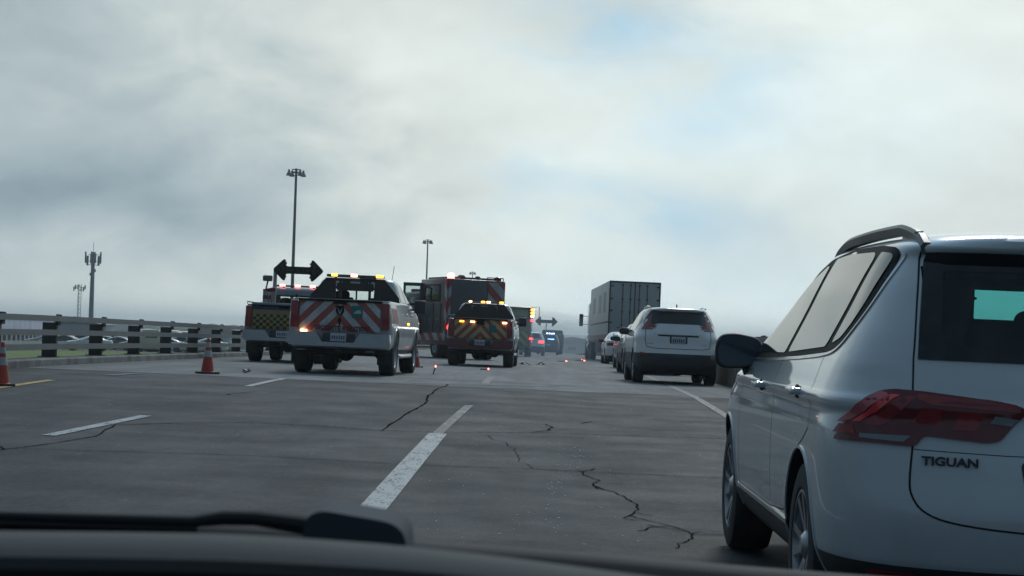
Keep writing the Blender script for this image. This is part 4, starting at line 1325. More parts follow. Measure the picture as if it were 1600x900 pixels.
    pr = resample(pr, .12); bp = MB(); bp.prism(pr, lambda a, b, t: Vector((a, t + .05 * max(0, abs(a) - .6) / .4, b)), -.13, .05)
    bm_ = bp.build('rear_bumper', bumperm, root)
    MB().box((0, -.0, .71), (.62, .10, .17), .02).build('bumper_centre', BLACKP, root)
    pl = MB().box((0, -.062, .715), (.305, .012, .155), .01).build('number_plate', PLATE, root)
    mb = MB()
    for i in range(6): mb.box((-.11 + i * .044, -.070, .712), (.024, .004, .07), 0)
    mb.build('plate_characters', INK, pl)
    # chassis
    mb = MB(); mb.box((-.42, 2.8, .50), (.12, 5.2, .18), 0); mb.box((.42, 2.8, .50), (.12, 5.2, .18), 0)
    mb.tube([(-.75, 1.12, .42), (.75, 1.12, .42)], .06, 10); mb.ellipsoid((.0, 1.12, .42), (.34, .34, .34), n=2)
    mb.tube([(-.75, 4.7, .40), (.75, 4.7, .40)], .055, 10); mb.ellipsoid((.25, 4.7, .40), (.28, .28, .30), n=2)
    mb.box((0, .45, .47), (1.3, .35, .16), .03); mb.box((.1, 3.0, .46), (.8, 1.6, .2), .05)
    mb.box((0, -.02, .47), (.09, .3, .09), .01)
    mb.build('chassis', SHADE, root)
    for s_ in (-1, 1): MB().box((s_ * .84, .55, .38), (.30, .02, .34), .005).build('mud_flap', RUBBER, root)
    for s_ in (-1, 1):
        for yw in (1.12, 4.70): wheel(s_ * .835, yw, .42, .30, 'steel', root)
    return sk, tg
def mat_clear():
    if 'clear_glass' in MATS: return MATS['clear_glass']
    m = bpy.data.materials.new('clear_glass'); m.use_nodes = True
    t = m.node_tree; t.nodes.clear(); k = N(t)
    tr = k.n('ShaderNodeBsdfTransparent', ins={0: (.75, .82, .80, 1)}); gl = k.n('ShaderNodeBsdfGlossy', ins={'Roughness': .03})
    fr_ = k.n('ShaderNodeFresnel', ins={'IOR': 1.45}).outputs[0]
    k.n('ShaderNodeOutputMaterial', ins={0: k.n('ShaderNodeMixShader', ins={0: fr_, 1: tr.outputs[0], 2: gl.outputs[0]}).outputs[0]})
    MATS['clear_glass'] = m; return m
def rack(root, top=1.90, lamps=(), barx=(-.58, .58), solid=False, bz=1.955):
    y = 2.0
    rk = empty('headache_rack', (0, 0, 0)); rk.parent = root
    RK = mat('rack_black', (.02, .022, .025), .55)
    f = lambda a, b, t: Vector((a, t, b))
    for s_ in (-1, 1):
        mb = MB(); mb.prism([(s_ * .92, 1.40), (s_ * .90, 1.55), (s_ * .60, top), (s_ * .40, top), (s_ * .38, 1.40)], f, y - .02, y + .02)
        mb.build('side_panel', RK, rk)
    mb = MB(); mb.box((0, y, top - .02), (1.22, .06, .06), .01)
    for x_ in (-.30, .30): mb.box((x_, y - .01, 1.65), (.05, .05, .5), 0)
    for x_ in (-.18, .18): mb.box((x_, y, 1.86), (.16, .05, .10), 0)
    mb.box((0, y, 1.735), (.74, .04, .15), 0)
    if solid: mb.box((0, y + .005, 1.60), (.76, .03, .46), 0)
    mb.box((0, y, 1.42), (1.8, .06, .05), 0)
    mb.build('rack_frame', RK, rk)
    mb = MB(); mb.tube([(-.4, y, top), (-.4, y, bz - .02)], .02, 6); mb.tube([(.4, y, top), (.4, y, bz - .02)], .02, 6)
    mb.box(((barx[0] + barx[1]) / 2, y, bz), (barx[1] - barx[0], .16, .055), .015)
    lb = mb.build('light_bar', DSTEEL, root)
    for x_, wd, m_ in lamps: MB().box((x_, y - .075, bz + .012), (wd, .05, .055), .012).build('warning_lamp', m_, lb)
    return rk

RAMP = mat('pickup_white', (.42, .43, .42), .34, coat=.6, dirt=.4, scale=2.5)
CHEV_RW = chevron('red_white_chevrons', (.36, .07, .06), (.50, .54, .56), .34, slope=1.0)
CHEV_RY = chevron('red_yellow_chevrons', (.34, .05, .045), (.46, .43, .18), .30, slope=1.0)
def side_stripes(root, sk, m, y0=.2, y1=2.0, z0=.95, z1=1.3):
    for mode in ('L', 'Rt'): sk.patch('side_stripes', mode, [(y0, z0), (y1, z0), (y1, z1), (y0, z1)], m, root, .004, .003, .12)

# nearest service pickup
r_ = empty('service_pickup', (0, 0, 0)); tag(r_, 'white pickup with red and white chevron tailgate and chrome bumper', 'pickup truck')
sk, tg = pickup(r_, RAMP, CHEV_RW, CHROME)
rack(r_, lamps=((-.42, .12, E_AMB), (-.02, .13, E_AMBW), (.50, .15, E_AMB)))
MB().box((.2, 2.4, 1.93), (.34, .05, .05), .01).build('third_brake_light', CLEARL, r_)
tm = text_mesh('SÉCURITÉ ROUTIÈRE', .118, .004, 'CENTER', .004, .98)
q = link('tailgate_lettering', tm, mat('lettering_red', (.13, .012, .02), .5), tg); q.location = (.06, .012, .85)
# small dark ram-like shield and turquoise pictogram plate
f = lambda a, b, t: Vector((a, t, b))
e = MB().prism([(-.07, 1.32), (.07, 1.32), (.085, 1.22), (.05, 1.15), (0, 1.12), (-.05, 1.15), (-.085, 1.22)], f, .010, .02).build('tailgate_emblem', GLOSSK, tg)
MB().prism([(-.055, 1.30), (-.015, 1.24), (0, 1.21), (.015, 1.24), (.055, 1.30), (.03, 1.20), (.012, 1.15), (-.012, 1.15), (-.03, 1.20)], f, .006, .012).build('emblem_relief', CLEARL, e)
MB().prism([(-.012, 1.10), (.012, 1.10), (.03, 1.05), (.015, .95), (-.015, .95), (-.03, 1.05)], f, .012, .02).build('tailgate_mark', GLOSSK, tg)
TURQ = mat('turquoise_decal', (.015, .16, .15), .5)
e = MB().box((.335, .014, 1.215), (.21, .008, .23), .02).build('turquoise_sticker', TURQ, tg)
MB().prism([(.26, 1.18), (.29, 1.22), (.32, 1.235), (.33, 1.25), (.39, 1.25), (.41, 1.21), (.41, 1.18)], f, .004, .011).build('sticker_pictogram', mat('decal_white', (.45, .50, .50), .5), e)
MB().box((-.68, -.005, .82), (.13, .03, .045), .01).build('warning_lamp', E_AMBW, r_)
side_stripes(r_, sk, chevron('red_white_side', (.34, .05, .04), (.46, .47, .46), .5, slope=.6), .25, 1.2, 1.02, 1.32)
sk.patch('side_marker_lamp', 'Rt', [(2.9, 1.02), (3.2, 1.02), (3.2, 1.06), (2.9, 1.06)], E_AMB, r_, .008, .006, .1)
for s_ in (-.72, .62): MB().box((s_, .02, .46), (.16, .04, .03), .008).build('backup_lamp', CLEARL, r_)
MB().tube([(.55, 3.6, 1.95), (.60, 3.5, 2.25)], .006, 5).build('whip_antenna', BLACKP, r_)
place(r_, -3.58, 36.0, R(-2.6))

# second service pickup
r_ = empty('rescue_pickup', (0, 0, 0)); tag(r_, 'pickup with yellow and red chevron tailgate, parked in front of the fire truck', 'pickup truck')
sk, tg = pickup(r_, mat('pickup_dull_white', (.40, .39, .38), .36, coat=.6, dirt=.5), CHEV_RY, mat('red_bumper', (.14, .035, .04), .45, dirt=.4))
rack(r_, lamps=((-.44, .09, E_AMBW), (-.05, .12, E_AMB), (.12, .12, E_AMBW), (.52, .12, E_AMB)), solid=True)
for x_, m_ in ((-.56, E_AMB), (-.24, E_AMBW), (.72, E_AMBW)): MB().box((x_, .012, 1.33), (.13, .03, .045), .01).build('warning_lamp', m_, tg)
e = MB().prism([(-.14, 1.30), (-.07, 1.38), (.07, 1.38), (.14, 1.30), (.12, 1.25), (-.12, 1.25)], f, .008, .02).build('tailgate_emblem', GLOSSK, tg)
MB().box((.36, .014, 1.14), (.22, .008, .22), .02).build('turquoise_sticker', TURQ, tg)
place(r_, -1.36, 56.0, R(-1.6))

# double headed arrow board
def arrow_board(root, x, y, z, wd, h, post=None, name='arrow_board'):
    w2 = wd / 2; h2 = h / 2; b = h * .17; hd = wd * .25
    pl = [(-w2, 0), (-w2 + hd * .85, h2), (-w2 + hd, h2 * .95), (-w2 + hd, b), (w2 - hd, b), (w2 - hd, h2 * .95), (w2 - hd * .85, h2), (w2, 0),
          (w2 - hd * .85, -h2), (w2 - hd, -h2 * .95), (w2 - hd, -b), (-w2 + hd, -b), (-w2 + hd, -h2 * .95), (-w2 + hd * .85, -h2)]
    pl = rounded(pl, .07, 4)
    BK = mat('arrow_black', (.012, .016, .02), .6)
    o = MB().prism(pl, lambda a, b_, t: Vector((x + a, y + t, z + b_)), -.04, .04).build(name, BK, root)
    DL = mat('dark_amber_lens', (.035, .03, .025), .35)
    lp = [(x - w2 + .16 + (wd - .32) * i / 8, z) for i in range(9)] + [(x + s_ * (w2 - .16 - j * .085), z + q * j * .085 * h / .56) for s_ in (-1, 1) for j in (1, 2) for q in (-1, 1)]
    lm = MB().lathe([(-.05, .001), (-.048, .035), (-.038, .04)], 'y', n=12).mesh('lamp_lens'); lm.materials.append(DL)
    for lx, lz in lp: link('lamp_lens', lm, None, o).location = (lx, y, lz)
    if post: MB().tube([(x + post[0], y + .06, post[1]), (x + post[0], y + .06, z)], .05, 8).build('arrow_post', STEEL, root)
    return o
# left tow truck with checkered tailgate
def checks(k, x, y, z, v):
    ch = k.n('ShaderNodeTexChecker', ins={'Scale': 1.0})
    cmb = k.n('ShaderNodeCombineXYZ', ins={0: k.m('DIVIDE', x, .085), 1: k.m('DIVIDE', k.m('SUBTRACT', z, .833), .0735), 2: .5})
    k.t.links.new(cmb.outputs[0], ch.inputs['Vector'])
    ch.inputs['Color1'].default_value = (.33, .25, .07, 1); ch.inputs['Color2'].default_value = (.012, .012, .012, 1)
    top = k.m('GREATER_THAN', z, 1.20); top2 = k.m('GREATER_THAN', z, 1.31)
    c = k.mix(top, ch.outputs['Color'], (.28, .20, .07)); c = k.mix(top2, c, (.015, .04, .13))
    return k.mix(k.ramp(k.noise(v, 6, 6, .7), [(.4, 0), (.75, .5)]), c, (.15, .13, .11))
CHECK = pattern('yellow_black_checks', checks)
r_ = empty('towing_pickup', (0, 0, 0)); tag(r_, 'pickup with yellow and black checkered tailgate and raised double arrow board', 'pickup truck')
sk, tg = pickup(r_, mat('pickup_grey_blue', (.20, .23, .26), .36, coat=.6, dirt=.4), CHECK, CHROME)
mb = MB(); mb.box((0, 2.6, 1.99), (1.3, .22, .045), .01); mb.box((-.4, 2.6, 1.95), (.05, .1, .05)); mb.box((.4, 2.6, 1.95), (.05, .1, .05))
lb = mb.build('light_bar', DSTEEL, r_)
for x_ in (-.42, -.02, .38): MB().box((x_, 2.47, 2.0), (.15, .05, .06), .012).build('warning_lamp', E_PINK, lb)
mb = MB(); mb.tube([(-.70, 1.5, 1.2), (-.70, 1.5, 1.86)], .075, 12); mb.tube([(-.62, 1.5, 1.2), (-.58, 1.5, 1.7), (-.52, 1.5, 1.86)], .03, 8); mb.tube([(-.7, 1.5, 1.82), (-.45, 1.5, 1.88)], .05, 8)
mb.tube([(-.70, 1.5, 1.86), (-.66, 1.5, 2.08)], .022, 8)
sl_ = mb.build('lamp_stand', pattern('stand_stripes', lambda k, x, y, z, v: k.mix(k.m('GREATER_THAN', k.m('FRACT', k.m('DIVIDE', z, .2)), .5), (.20, .03, .03), (.30, .31, .32))), r_)
MB().box((-.66, 1.45, 2.14), (.24, .16, .15), .03).build('work_light', mat('grey_housing', (.12, .13, .13), .5), sl_)
mb = MB(); mb.tube([(-.96, .3, 1.44), (-.96, .3, 1.50), (-.72, .3, 1.47)], .014, 6); mb.tube([(-.96, .3, 1.5), (-.96, 1.6, 1.5)], .014, 6); mb.build('bed_rail', DSTEEL, r_)
arrow_board(r_, .10, 1.6, 2.38, 1.33, .56, post=(-.60, 1.3))
MB().box((0, .42, 1.47), (1.70, .25, .05), .02).build('bed_cover', mat('pale_cover', (.25, .27, .28), .5), r_)
place(r_, -6.08, 47.0, R(-1.0))

# ---- fire truck, turned across the lanes -------------------------------------------------
def chevm(k, x, y, z, v):
    s = k.m('ADD', k.m('MULTIPLY', y, .0), k.m('ADD', k.m('ABSOLUTE', x), z))
    st = k.m('GREATER_THAN', k.m('FRACT', k.m('DIVIDE', s, .8)), .5)
    return k.mix(k.ramp(k.noise(v, 3, 5, .6), [(.4, 0), (.8, .5)]), k.mix(st, (.28, .04, .04), (.32, .34, .36)), (.08, .08, .08))
FCHEV = pattern('fire_chevrons', chevm)
def fchevside(k, x, y, z, v):
    s = k.m('SUBTRACT', z, k.m('MULTIPLY', y, 1.0))
    st = k.m('GREATER_THAN', k.m('FRACT', k.m('DIVIDE', s, .9)), .5)
    return k.mix(st, (.34, .04, .04), (.38, .40, .42))
FCS = pattern('fire_side_chevrons', fchevside)
FGREY = mat('grey_locker_shutter', (.075, .08, .09), .45, metal=.2, dirt=.3)
r_ = empty('fire_truck', (0, 0, 0)); tag(r_, 'tall red and grey fire truck parked at an angle with a lit beacon', 'fire truck')
mb = MB().box((0, 1.45, 1.86), (2.46, 2.9, 2.66), .04)
link('body', mb.mesh('body'), mat('fire_red', (.15, .032, .036), .35, coat=.6, dirt=.4), r_, 30)
MB().box((-.32, -.02, 2.25), (1.55, .05, 1.85), .02).build('rear_shutter', FGREY, r_)
MB().box((.85, -.015, 2.0), (.72, .04, 2.2), .01).build('rear_panel', FCHEV, r_)
MB().box((-1.14, -.012, 2.0), (.14, .03, 2.3), .01).build('rear_panel', FCHEV, r_)
MB().box((-.2, -.03, .92), (2.0, .06, .66), .02).build('lower_rear_panel', FCHEV, r_)
MB().box((0, -.22, .58), (2.4, .42, .12), .02).build('rear_step', DSTEEL, r_)
for s_ in (-1, 1):
    MB().box((s_ * 1.247, .14, 2.0), (.02, .26, 2.3), .004).build('side_panel', FCS, r_)
    fr_ = MB().box((s_ * 1.245, 1.60, 2.62), (.03, 1.7, .72), .02).build('window_frame', BLACKP, r_)
    MB().box((s_ * 1.262, 1.60, 2.62), (.012, 1.45, .54), .005).build('side_window', GLASS, fr_)
    for y_ in (.95, 1.75, 2.4):
        lk = MB().box((s_ * 1.247, y_, 1.62), (.03, .66, 1.15), .02).build('side_locker', FGREY, r_)
        MB().box((s_ * 1.268, y_, 1.55), (.02, .16, .04), .006).build('locker_handle', CHROME, lk)
    MB().box((s_ * 1.246, 1.5, .86), (.02, 2.8, .30), .004).build('side_panel', FCS, r_)
bc = MB().lathe([(0, .14), (.12, .15), (.22, .10), (.24, .001)], 'z', c=(-1.02, .25, 3.19), n=20).build('beacon', E_PINK, r_)
MB().lathe([(0, .14), (.10, .15), (.16, .08), (.17, .001)], 'z', c=(1.02, .25, 3.19), n=20).build('beacon', REDL, r_)
mb = MB(); mb.box((0, 1.5, 3.24), (2.0, 2.4, .08), .02); mb.ellipsoid((-.55, .3, 3.26), (.3, .3, .2)); mb.ellipsoid((.2, .4, 3.25), (.2, .3, .2))
mb.tube([(.5, .1, 3.3), (1.2, .1, 3.3)], .02, 6); mb.tube([(.5, .1, 3.2), (.5, .1, 3.3)], .02, 6); mb.tube([(1.2, .1, 3.2), (1.2, .1, 3.3)], .02, 6); mb.build('roof_equipment', DSTEEL, r_)
MB().lathe([(-.02, .001), (-.04, .09), (0, .12)], 'y', c=(-1.12, -.05, 1.24), n=18).build('tail_light', E_RED, r_)
MB().lathe([(-.02, .001), (-.04, .09), (0, .12)], 'y', c=(1.10, -.05, 1.24), n=18).build('tail_light', REDL, r_)
MB().box((-1.0, -.44, .62), (.14, .03, .07), .01).build('step_lamp', E_RED, r_)
# cab
mb = MB().box((0, 4.2, 1.62), (2.40, 2.5, 2.16), .12, seg=3); cab = mb.build('cab', mat('fire_red', (.15, .032, .036)), r_)
for s_ in (-1, 1):
    for yy in (3.55, 4.75): MB().box((s_ * 1.205, yy, 2.10), (.02, .85, .75), .01).build('cab_window', GLASSF, cab)
    mb = MB(); mb.box((s_ * 1.45, 5.4, 2.1), (.22, .1, .5), .03); mb.tube([(s_ * 1.2, 5.3, 2.3), (s_ * 1.45, 5.4, 2.35)], .02, 6); mb.build('cab_mirror', BLACKP, cab)
MB().box((0, 5.46, 2.1), (2.1, .03, .9), .02).build('windscreen', GLASSF, cab)
lb = MB().box((0, 4.7, 2.78), (1.8, .35, .14), .04).build('light_bar', REDL, cab)
mb = MB()
mb.box((0, 2.6, .72), (1.0, 5.4, .30), .02); mb.box((0, 1.35, .6), (2.2, .1, .5), 0); mb.build('chassis', SHADE, r_)
for s_ in (-1, 1):
    wheel(s_ * 1.05, 1.2, .50, .34, 'truck', r_, STEEL); wheel(s_ * .72, 1.2, .50, .30, 'truck', r_, STEEL); wheel(s_ * 1.05, 4.4, .50, .32, 'truck', r_, STEEL)
# open cab door, hinged out, with its window
mb = MB()
dw = .76
for bx in (((-dw / 2), 0, .4), ): mb.box((bx[0], 0, 1.15), (dw, .06, 1.15), .02)
mb.box((-.04, 0, 2.15), (.08, .06, .85), .01); mb.box((-dw + .05, 0, 2.15), (.10, .06, .85), .01); mb.box((-dw / 2, 0, 2.60), (dw, .06, .14), .01)
dr = mb.build('open_door', mat('door_green', (.02, .04, .045), .4, coat=.5), r_)
MB().box((-dw / 2, 0, 2.13), (dw - .16, .012, .82), 0).build('door_window', mat_clear(), dr)
dr.location = (-1.23, 2.78, .38); dr.rotation_euler = (0, 0, R(-25))
p_ = at(742, 500, 75.0)
place(r_, p_.x, 75.0, R(25))

# ---- ambulance behind ----------------------------------------------------------------------
def amb(k, x, y, z, v):
    s = k.m('ADD', k.m('ABSOLUTE', x), z); st = k.m('GREATER_THAN', k.m('FRACT', k.m('DIVIDE', s, .5)), .5)
    low = k.m('LESS_THAN', z, 1.45)
    c = k.mix(st, (.40, .46, .06), (.05, .12, .08))
    return k.mix(low, (.16, .19, .08), c)
AMB = pattern('ambulance_chevrons', amb)
r_ = empty('ambulance', (0, 0, 0)); tag(r_, 'boxy olive green ambulance with chevroned lower doors, right of the pickup with yellow chevrons', 'ambulance')
link('body', MB().box((0, 2.2, 1.68), (2.35, 4.4, 2.36), .06).mesh('body'), mat('ambulance_green', (.16, .19, .08), .4, coat=.4, dirt=.4), r_, 30)
for s_ in (-1, 1):
    d_ = MB().box((s_ * .53, -.015, 1.65), (1.0, .04, 2.0), .02).build('rear_door', AMB, r_)
    MB().box((s_ * .53, -.04, 2.12), (.55, .02, .45), .03).build('door_window', GLASSF, d_)
    mb = MB(); mb.box((s_ * .10, -.05, 1.5), (.03, .03, .3), .01); mb.build('door_handle', CHROME, d_)
st_ = MB().box((1.06, -.03, 2.45), (.16, .05, .7), .02).build('lamp_column', BLACKP, r_)
mb = MB().box((0, -.2, .52), (2.2, .4, .1), .02).build('rear_step', DSTEEL, r_)
for z_, m_ in ((2.70, E_AMB), (2.52, E_AMB), (2.34, E_AMBW), (2.10, E_RED)): MB().box((1.24, -.05, z_), (.20, .06, .12), .02).build('warning_lamp', m_, st_)
MB().box((1.22, -.045, 1.05), (.22, .05, .10), .02).build('tail_light', E_RED, r_)
mb = MB(); mb.tube([(1.18, .3, 2.85), (1.62, .3, 2.90), (1.62, .3, 1.9)], .025, 6); mb.build('grab_frame', STEEL, r_)
mb = MB(); mb.box((-1.35, 5.0, 1.75), (.22, .12, .4), .03); mb.build('door_mirror', BLACKP, r_)
MB().ellipsoid((0, 5.5, 1.3), (2.0, 2.6, 1.9), n=4).build('cab', mat('ambulance_green', (.1, .1, .05)), r_)
MB().box((0, 3.0, .6), (1.6, 5.0, .4), .02).build('chassis', SHADE, r_)
for s_ in (-1, 1):
    for yw in (1.3, 5.6): wheel(s_ * .98, yw, .40, .28, 'steel', r_)
place(r_, -.90, 108, R(-1.5))
# estate car between ambulance and police SUV
r_ = empty('stopped_car', (0, 0, 0)); tag(r_, 'small pale car with red tail light glowing between the ambulance and the police SUV', 'car')
sk, h = crossover(r_, WHITE2, H=1.62, W=.9, L=4.5, nz=30)
sk.patch('rear_window', 'B', rounded([(-.62, 1.18), (.62, 1.18), (.5, 1.5), (-.5, 1.5)], .05), GLASSF, r_, .004, .008, .1)
for s_ in (-1, 1): sk.patch('tail_light', 'P' if s_ < 0 else 'Q', [(66, .88), (10, .88), (14, 1.03), (62, 1.05)], E_RED, r_, .010, .01, .06, ang=.0095)
place(r_, .45, 130, R(-1))
# message truck ahead carrying the far arrow board
r_ = empty('arrow_truck', (0, 0, 0)); tag(r_, 'distant dark works truck carrying a black double arrow board above the police SUV', 'truck')
link('body', MB().box((0, 2.4, 1.35), (2.2, 4.8, 1.5), .05).mesh('body'), mat('works_truck_grey', (.06, .085, .09), .5, dirt=.3), r_, 30)
MB().box((0, -.02, 1.35), (2.0, .04, 1.3), .02).build('tailboard', DSTEEL, r_)
MB().box((0, 6.0, 1.5), (2.2, 1.9, 2.1), .15, seg=3).build('cab', mat('works_truck_grey', (.06, .085, .09)), r_)
MB().box((0, 3, .6), (1.4, 6.5, .3), .02).build('chassis', SHADE, r_)
arrow_board(r_, -.75, .3, 3.35, 2.35, .98, post=(0, 1.9))
for s_ in (-1, 1):
    for yw in (1.2, 6.0): wheel(s_ * .92, yw, .45, .28, 'truck', r_, STEEL)
place(r_, 2.85, 195, R(0))

# ---- semi trailer -----------------------------------------------------------------------------
def trs(k, x, y, z, v):
    base = k.mix(k.ramp(k.noise(v, .9, 6, .65), [(.4, 0), (.7, 1)]), (.74, .73, .66), (.62, .60, .53))  # cream tone puts the sunlight on this side into its colour
    rib = k.m('LESS_THAN', k.m('FRACT', k.m('DIVIDE', y, .6)), .06)
    c = k.mix(k.m('MULTIPLY', rib, .45), base, (.18, .18, .17))
    def rect(y0, y1, z0, z1):
        a = k.m('MULTIPLY', k.m('GREATER_THAN', y, y0), k.m('LESS_THAN', y, y1))
        return k.m('MULTIPLY', a, k.m('MULTIPLY', k.m('GREATER_THAN', z, z0), k.m('LESS_THAN', z, z1)))
    for q in ((2.3, 4.6, 2.55, 3.6), (6.0, 8.6, 2.55, 3.55), (11.0, 13.6, 2.6, 3.5)): c = k.mix(k.m('MULTIPLY', rect(*q), .6), c, (.17, .18, .18))
    c = k.mix(rect(0, 17, 1.98, 2.06), c, (.05, .05, .05))
    c = k.mix(k.m('MULTIPLY', rect(0, 17, 1.05, 1.40), .75), c, (.32, .06, .07))  # red band paints the reflection of the police lights on the side
    return c
r_ = empty('semi_trailer_truck', (0, 0, 0)); tag(r_, 'tall white box semi trailer with grey double rear doors, ahead of the cars', 'semi truck')
TRS = pattern('trailer_side', trs, .5)
link('box_body', MB().box((0, 8.1, 2.6), (2.58, 16.2, 3.02), .02).mesh('b'), TRS, r_, 30)
TDR = mat('trailer_door_grey', (.38, .41, .43), .45, dirt=.45, scale=1.5)
for s_ in (-1, 1):
    d_ = MB().box((s_ * .62, -.03, 2.60), (1.20, .05, 2.86), .015).build('rear_door', TDR, r_)
    mb = MB()
    for x_ in (.22, .88 - .26): 
        mb.tube([(s_ * x_, -.08, 1.2), (s_ * x_, -.08, 3.98)], .022, 6)
        for z_ in (1.3, 1.9, 2.55, 3.2, 3.9): mb.box((s_ * x_, -.07, z_), (.10, .04, .07), .005)
        mb.box((s_ * (x_ + .12), -.09, 1.75), (.26, .02, .04), .005)
    mb.build('lock_rod', DSTEEL, d_)
    mb = MB()
    for z_ in (1.4, 2.0, 2.6, 3.2, 3.85): mb.box((s_ * 1.18, -.07, z_), (.16, .03, .07), .005)
    mb.build('hinge', DSTEEL, d_)
mb = MB(); mb.box((0, -.035, 4.07), (2.58, .09, .08), .01); mb.box((0, -.035, 1.13), (2.58, .09, .10), .01); mb.box((-1.27, -.035, 2.6), (.06, .09, 3.0), .01); mb.box((1.27, -.035, 2.6), (.06, .09, 3.0), .01)
mb.box((0, -.06, 2.6), (.05, .04, 2.86), .005)
mb.build('door_frame', mat('dark_door_frame', (.06, .065, .07), .5, dirt=.3), r_)
for x_ in (-.5, 0, .5): MB().box((x_, -.09, 4.07), (.1, .02, .04), .005).build('marker_lamp', REDL, r_)
MB().box((0, .1, .62), (2.3, .1, .12), .01).build('underrun_bar', STEEL, r_)
for s_ in (-1, 1):
    MB().box((s_ * .9, -.02, .95), (.3, .04, .12), .01).build('tail_light', REDL, r_)
    MB().box((s_ * .9, .45, .62), (.6, .02, .62), 0).build('mud_flap', RUBBER, r_)
MB().box((0, 8, .98), (1.2, 15.6, .18), .01).build('chassis', SHADE, r_)
MB().box((-1.2, 8.5, .78), (.04, 5.5, .65), .01).build('side_skirt', mat('dark_skirt', (.05, .052, .055), .6), r_)
for yw in (1.4, 2.75):
    for s_ in (-1, 1): wheel(s_ * 1.07, yw, .51, .30, 'truck', r_, STEEL); wheel(s_ * .74, yw, .51, .28, 'truck', r_, STEEL)
cab = MB().box((0, 19.2, 2.0), (2.4, 2.4, 2.9), .2, seg=3).build('cab', mat('tractor_white', (.4, .4, .4), .4, coat=.5), r_)
MB().box((0, 18.5, .8), (1.0, 7.0, .3), .02).build('tractor_chassis', SHADE, r_)
for s_ in (-1, 1):
    mb = MB(); mb.box((s_ * 1.62, 19.9, 2.35), (.24, .14, .75), .05); mb.tube([(s_ * 1.2, 19.9, 2.6), (s_ * 1.6, 19.9, 2.6)], .02, 6); mb.tube([(s_ * 1.2, 19.9, 2.1), (s_ * 1.6, 19.9, 2.1)], .02, 6); mb.build('door_mirror', BLACKP, cab)
    for yw in (15.6, 16.9, 20.9): wheel(s_ * 1.07, yw, .51, .32, 'truck', r_, STEEL)
    MB().lathe([(-.5, .3), (.5, .3), (.5, .001)], 'y', c=(s_ * 1.0, 18.4, .75), n=20).build('fuel_tank', CHROME, r_)
place(r_, 5.42, 95, R(1.3))
# ---- cones, flares, debris -----------------------------------------------------------------------
ORANGE = mat('cone_orange', (.46, .045, .022), .55, dirt=.35, scale=8)
CREF = mat('cone_reflective_band', (.38, .40, .41), .4, dirt=.3, scale=12)
def cone(p, s=1.0, label='', lean=(0, 0)):
    root = empty('traffic_cone', p, (lean[0], lean[1], random.uniform(0, 1))); tag(root, label, 'traffic cone', 'orange cones closing the left lanes')
    H = .70 * s
    rad = lambda z: (.135 - (z / H) * .105) * s
    def seg(z0, z1, n=3): return [(z0 + (z1 - z0) * i / n, rad(z0 + (z1 - z0) * i / n)) for i in range(n + 1)]
    MB().box((0, 0, .022 * s), (.37 * s, .37 * s, .04 * s), .015).build('base', RUBBER, root)
    mb = MB().lathe([(.04 * s, .15 * s)] + seg(.05 * s, H, 8) + [(H + .01, rad(H) * .8), (H + .012, .001)], 'z', n=32)
    mb.build('cone_body', ORANGE, root)
    for z0, z1 in ((.34, .47), (.53, .63)):
        pr = [(z, r + .003) for z, r in seg(z0 * s, z1 * s)]
        MB().lathe([(pr[0][0], pr[0][1] - .004)] + pr + [(pr[-1][0], pr[-1][1] - .004)], 'z', n=32).build('reflective_band', CREF, root)
cone(gp(324, 584), .86, 'orange cone standing alone on the asphalt in front of the left railing')
cone(gp(2, 603), .80, 'orange cone cut off by the left edge of the picture')
cone(gp(650, 574), .80, 'orange cone close against the front right wheel of the chevron pickup')
FL = mat('flare_tube', (.05, .02, .02), .7)
def flare(p, label, stand=True, s=1.0, yaw=0.0):
    root = empty('road_flare', p, (0, 0, yaw)); tag(root, label, 'road flare', 'red flares burning on the road')
    if stand:
        MB().tube([(-.035, 0, 0), (.01, 0, .15 * s)], .012, 8).build('flare_stick', FL, root)
        MB().ellipsoid((.018, 0, .175 * s), (.035, .035, .05), n=2).build('flame', E_PINK, root)
    else:
        MB().tube([(-.14 * s, 0, .02), (.14 * s, 0, .02)], .016, 8).build('flare_stick', FL, root)
        MB().ellipsoid((.17 * s, 0, .03), (.07 * s, .05, .05), n=2).build('flame', E_PINK, root)
flare(gp(679, 585), 'lit red flare standing tilted on its stick between the two chevron pickups')
flare(gp(756, 578), 'faint red flare lying flat on the road below the yellow chevron pickup', False, .7)
flare(gp(877, 565), 'single red flare burning on the open road under the police SUV', False, 1.3)
flare(gp(905, 564), 'brightest red flare, on the road left of the semi trailer wheels', False, 1.5, .2)
flare(gp(911, 563), 'smaller red flare just right of the brightest one beside the semi trailer', False, .8, 2.0)
def debris(p, s, label, seed):
    rnd = random.Random(seed); mb = MB()
    for i in range(5):
        rt = Matrix.Rotation(rnd.uniform(0, 3), 4, 'Z') @ Matrix.Rotation(rnd.uniform(-.5, .5), 4, 'Y')
        mb.box((rnd.uniform(-.12, .12) * s, rnd.uniform(-.1, .1), .02 + rnd.uniform(0, .04)), (rnd.uniform(.08, .3) * s, .07, .015), .004, rt)
    o = mb.build('road_debris', BLACKP); o.location = p; tag(o, label, 'debris')
debris(gp(821, 570), 1.3, 'flat black piece of debris on the road right of the second pickup', 1)
debris(gp(848, 570), 1.2, 'crumpled dark debris on the road in front of the police SUV', 2)
debris(gp(386, 583), .5, 'thin dark debris beside the lone cone and the first pickup', 4)

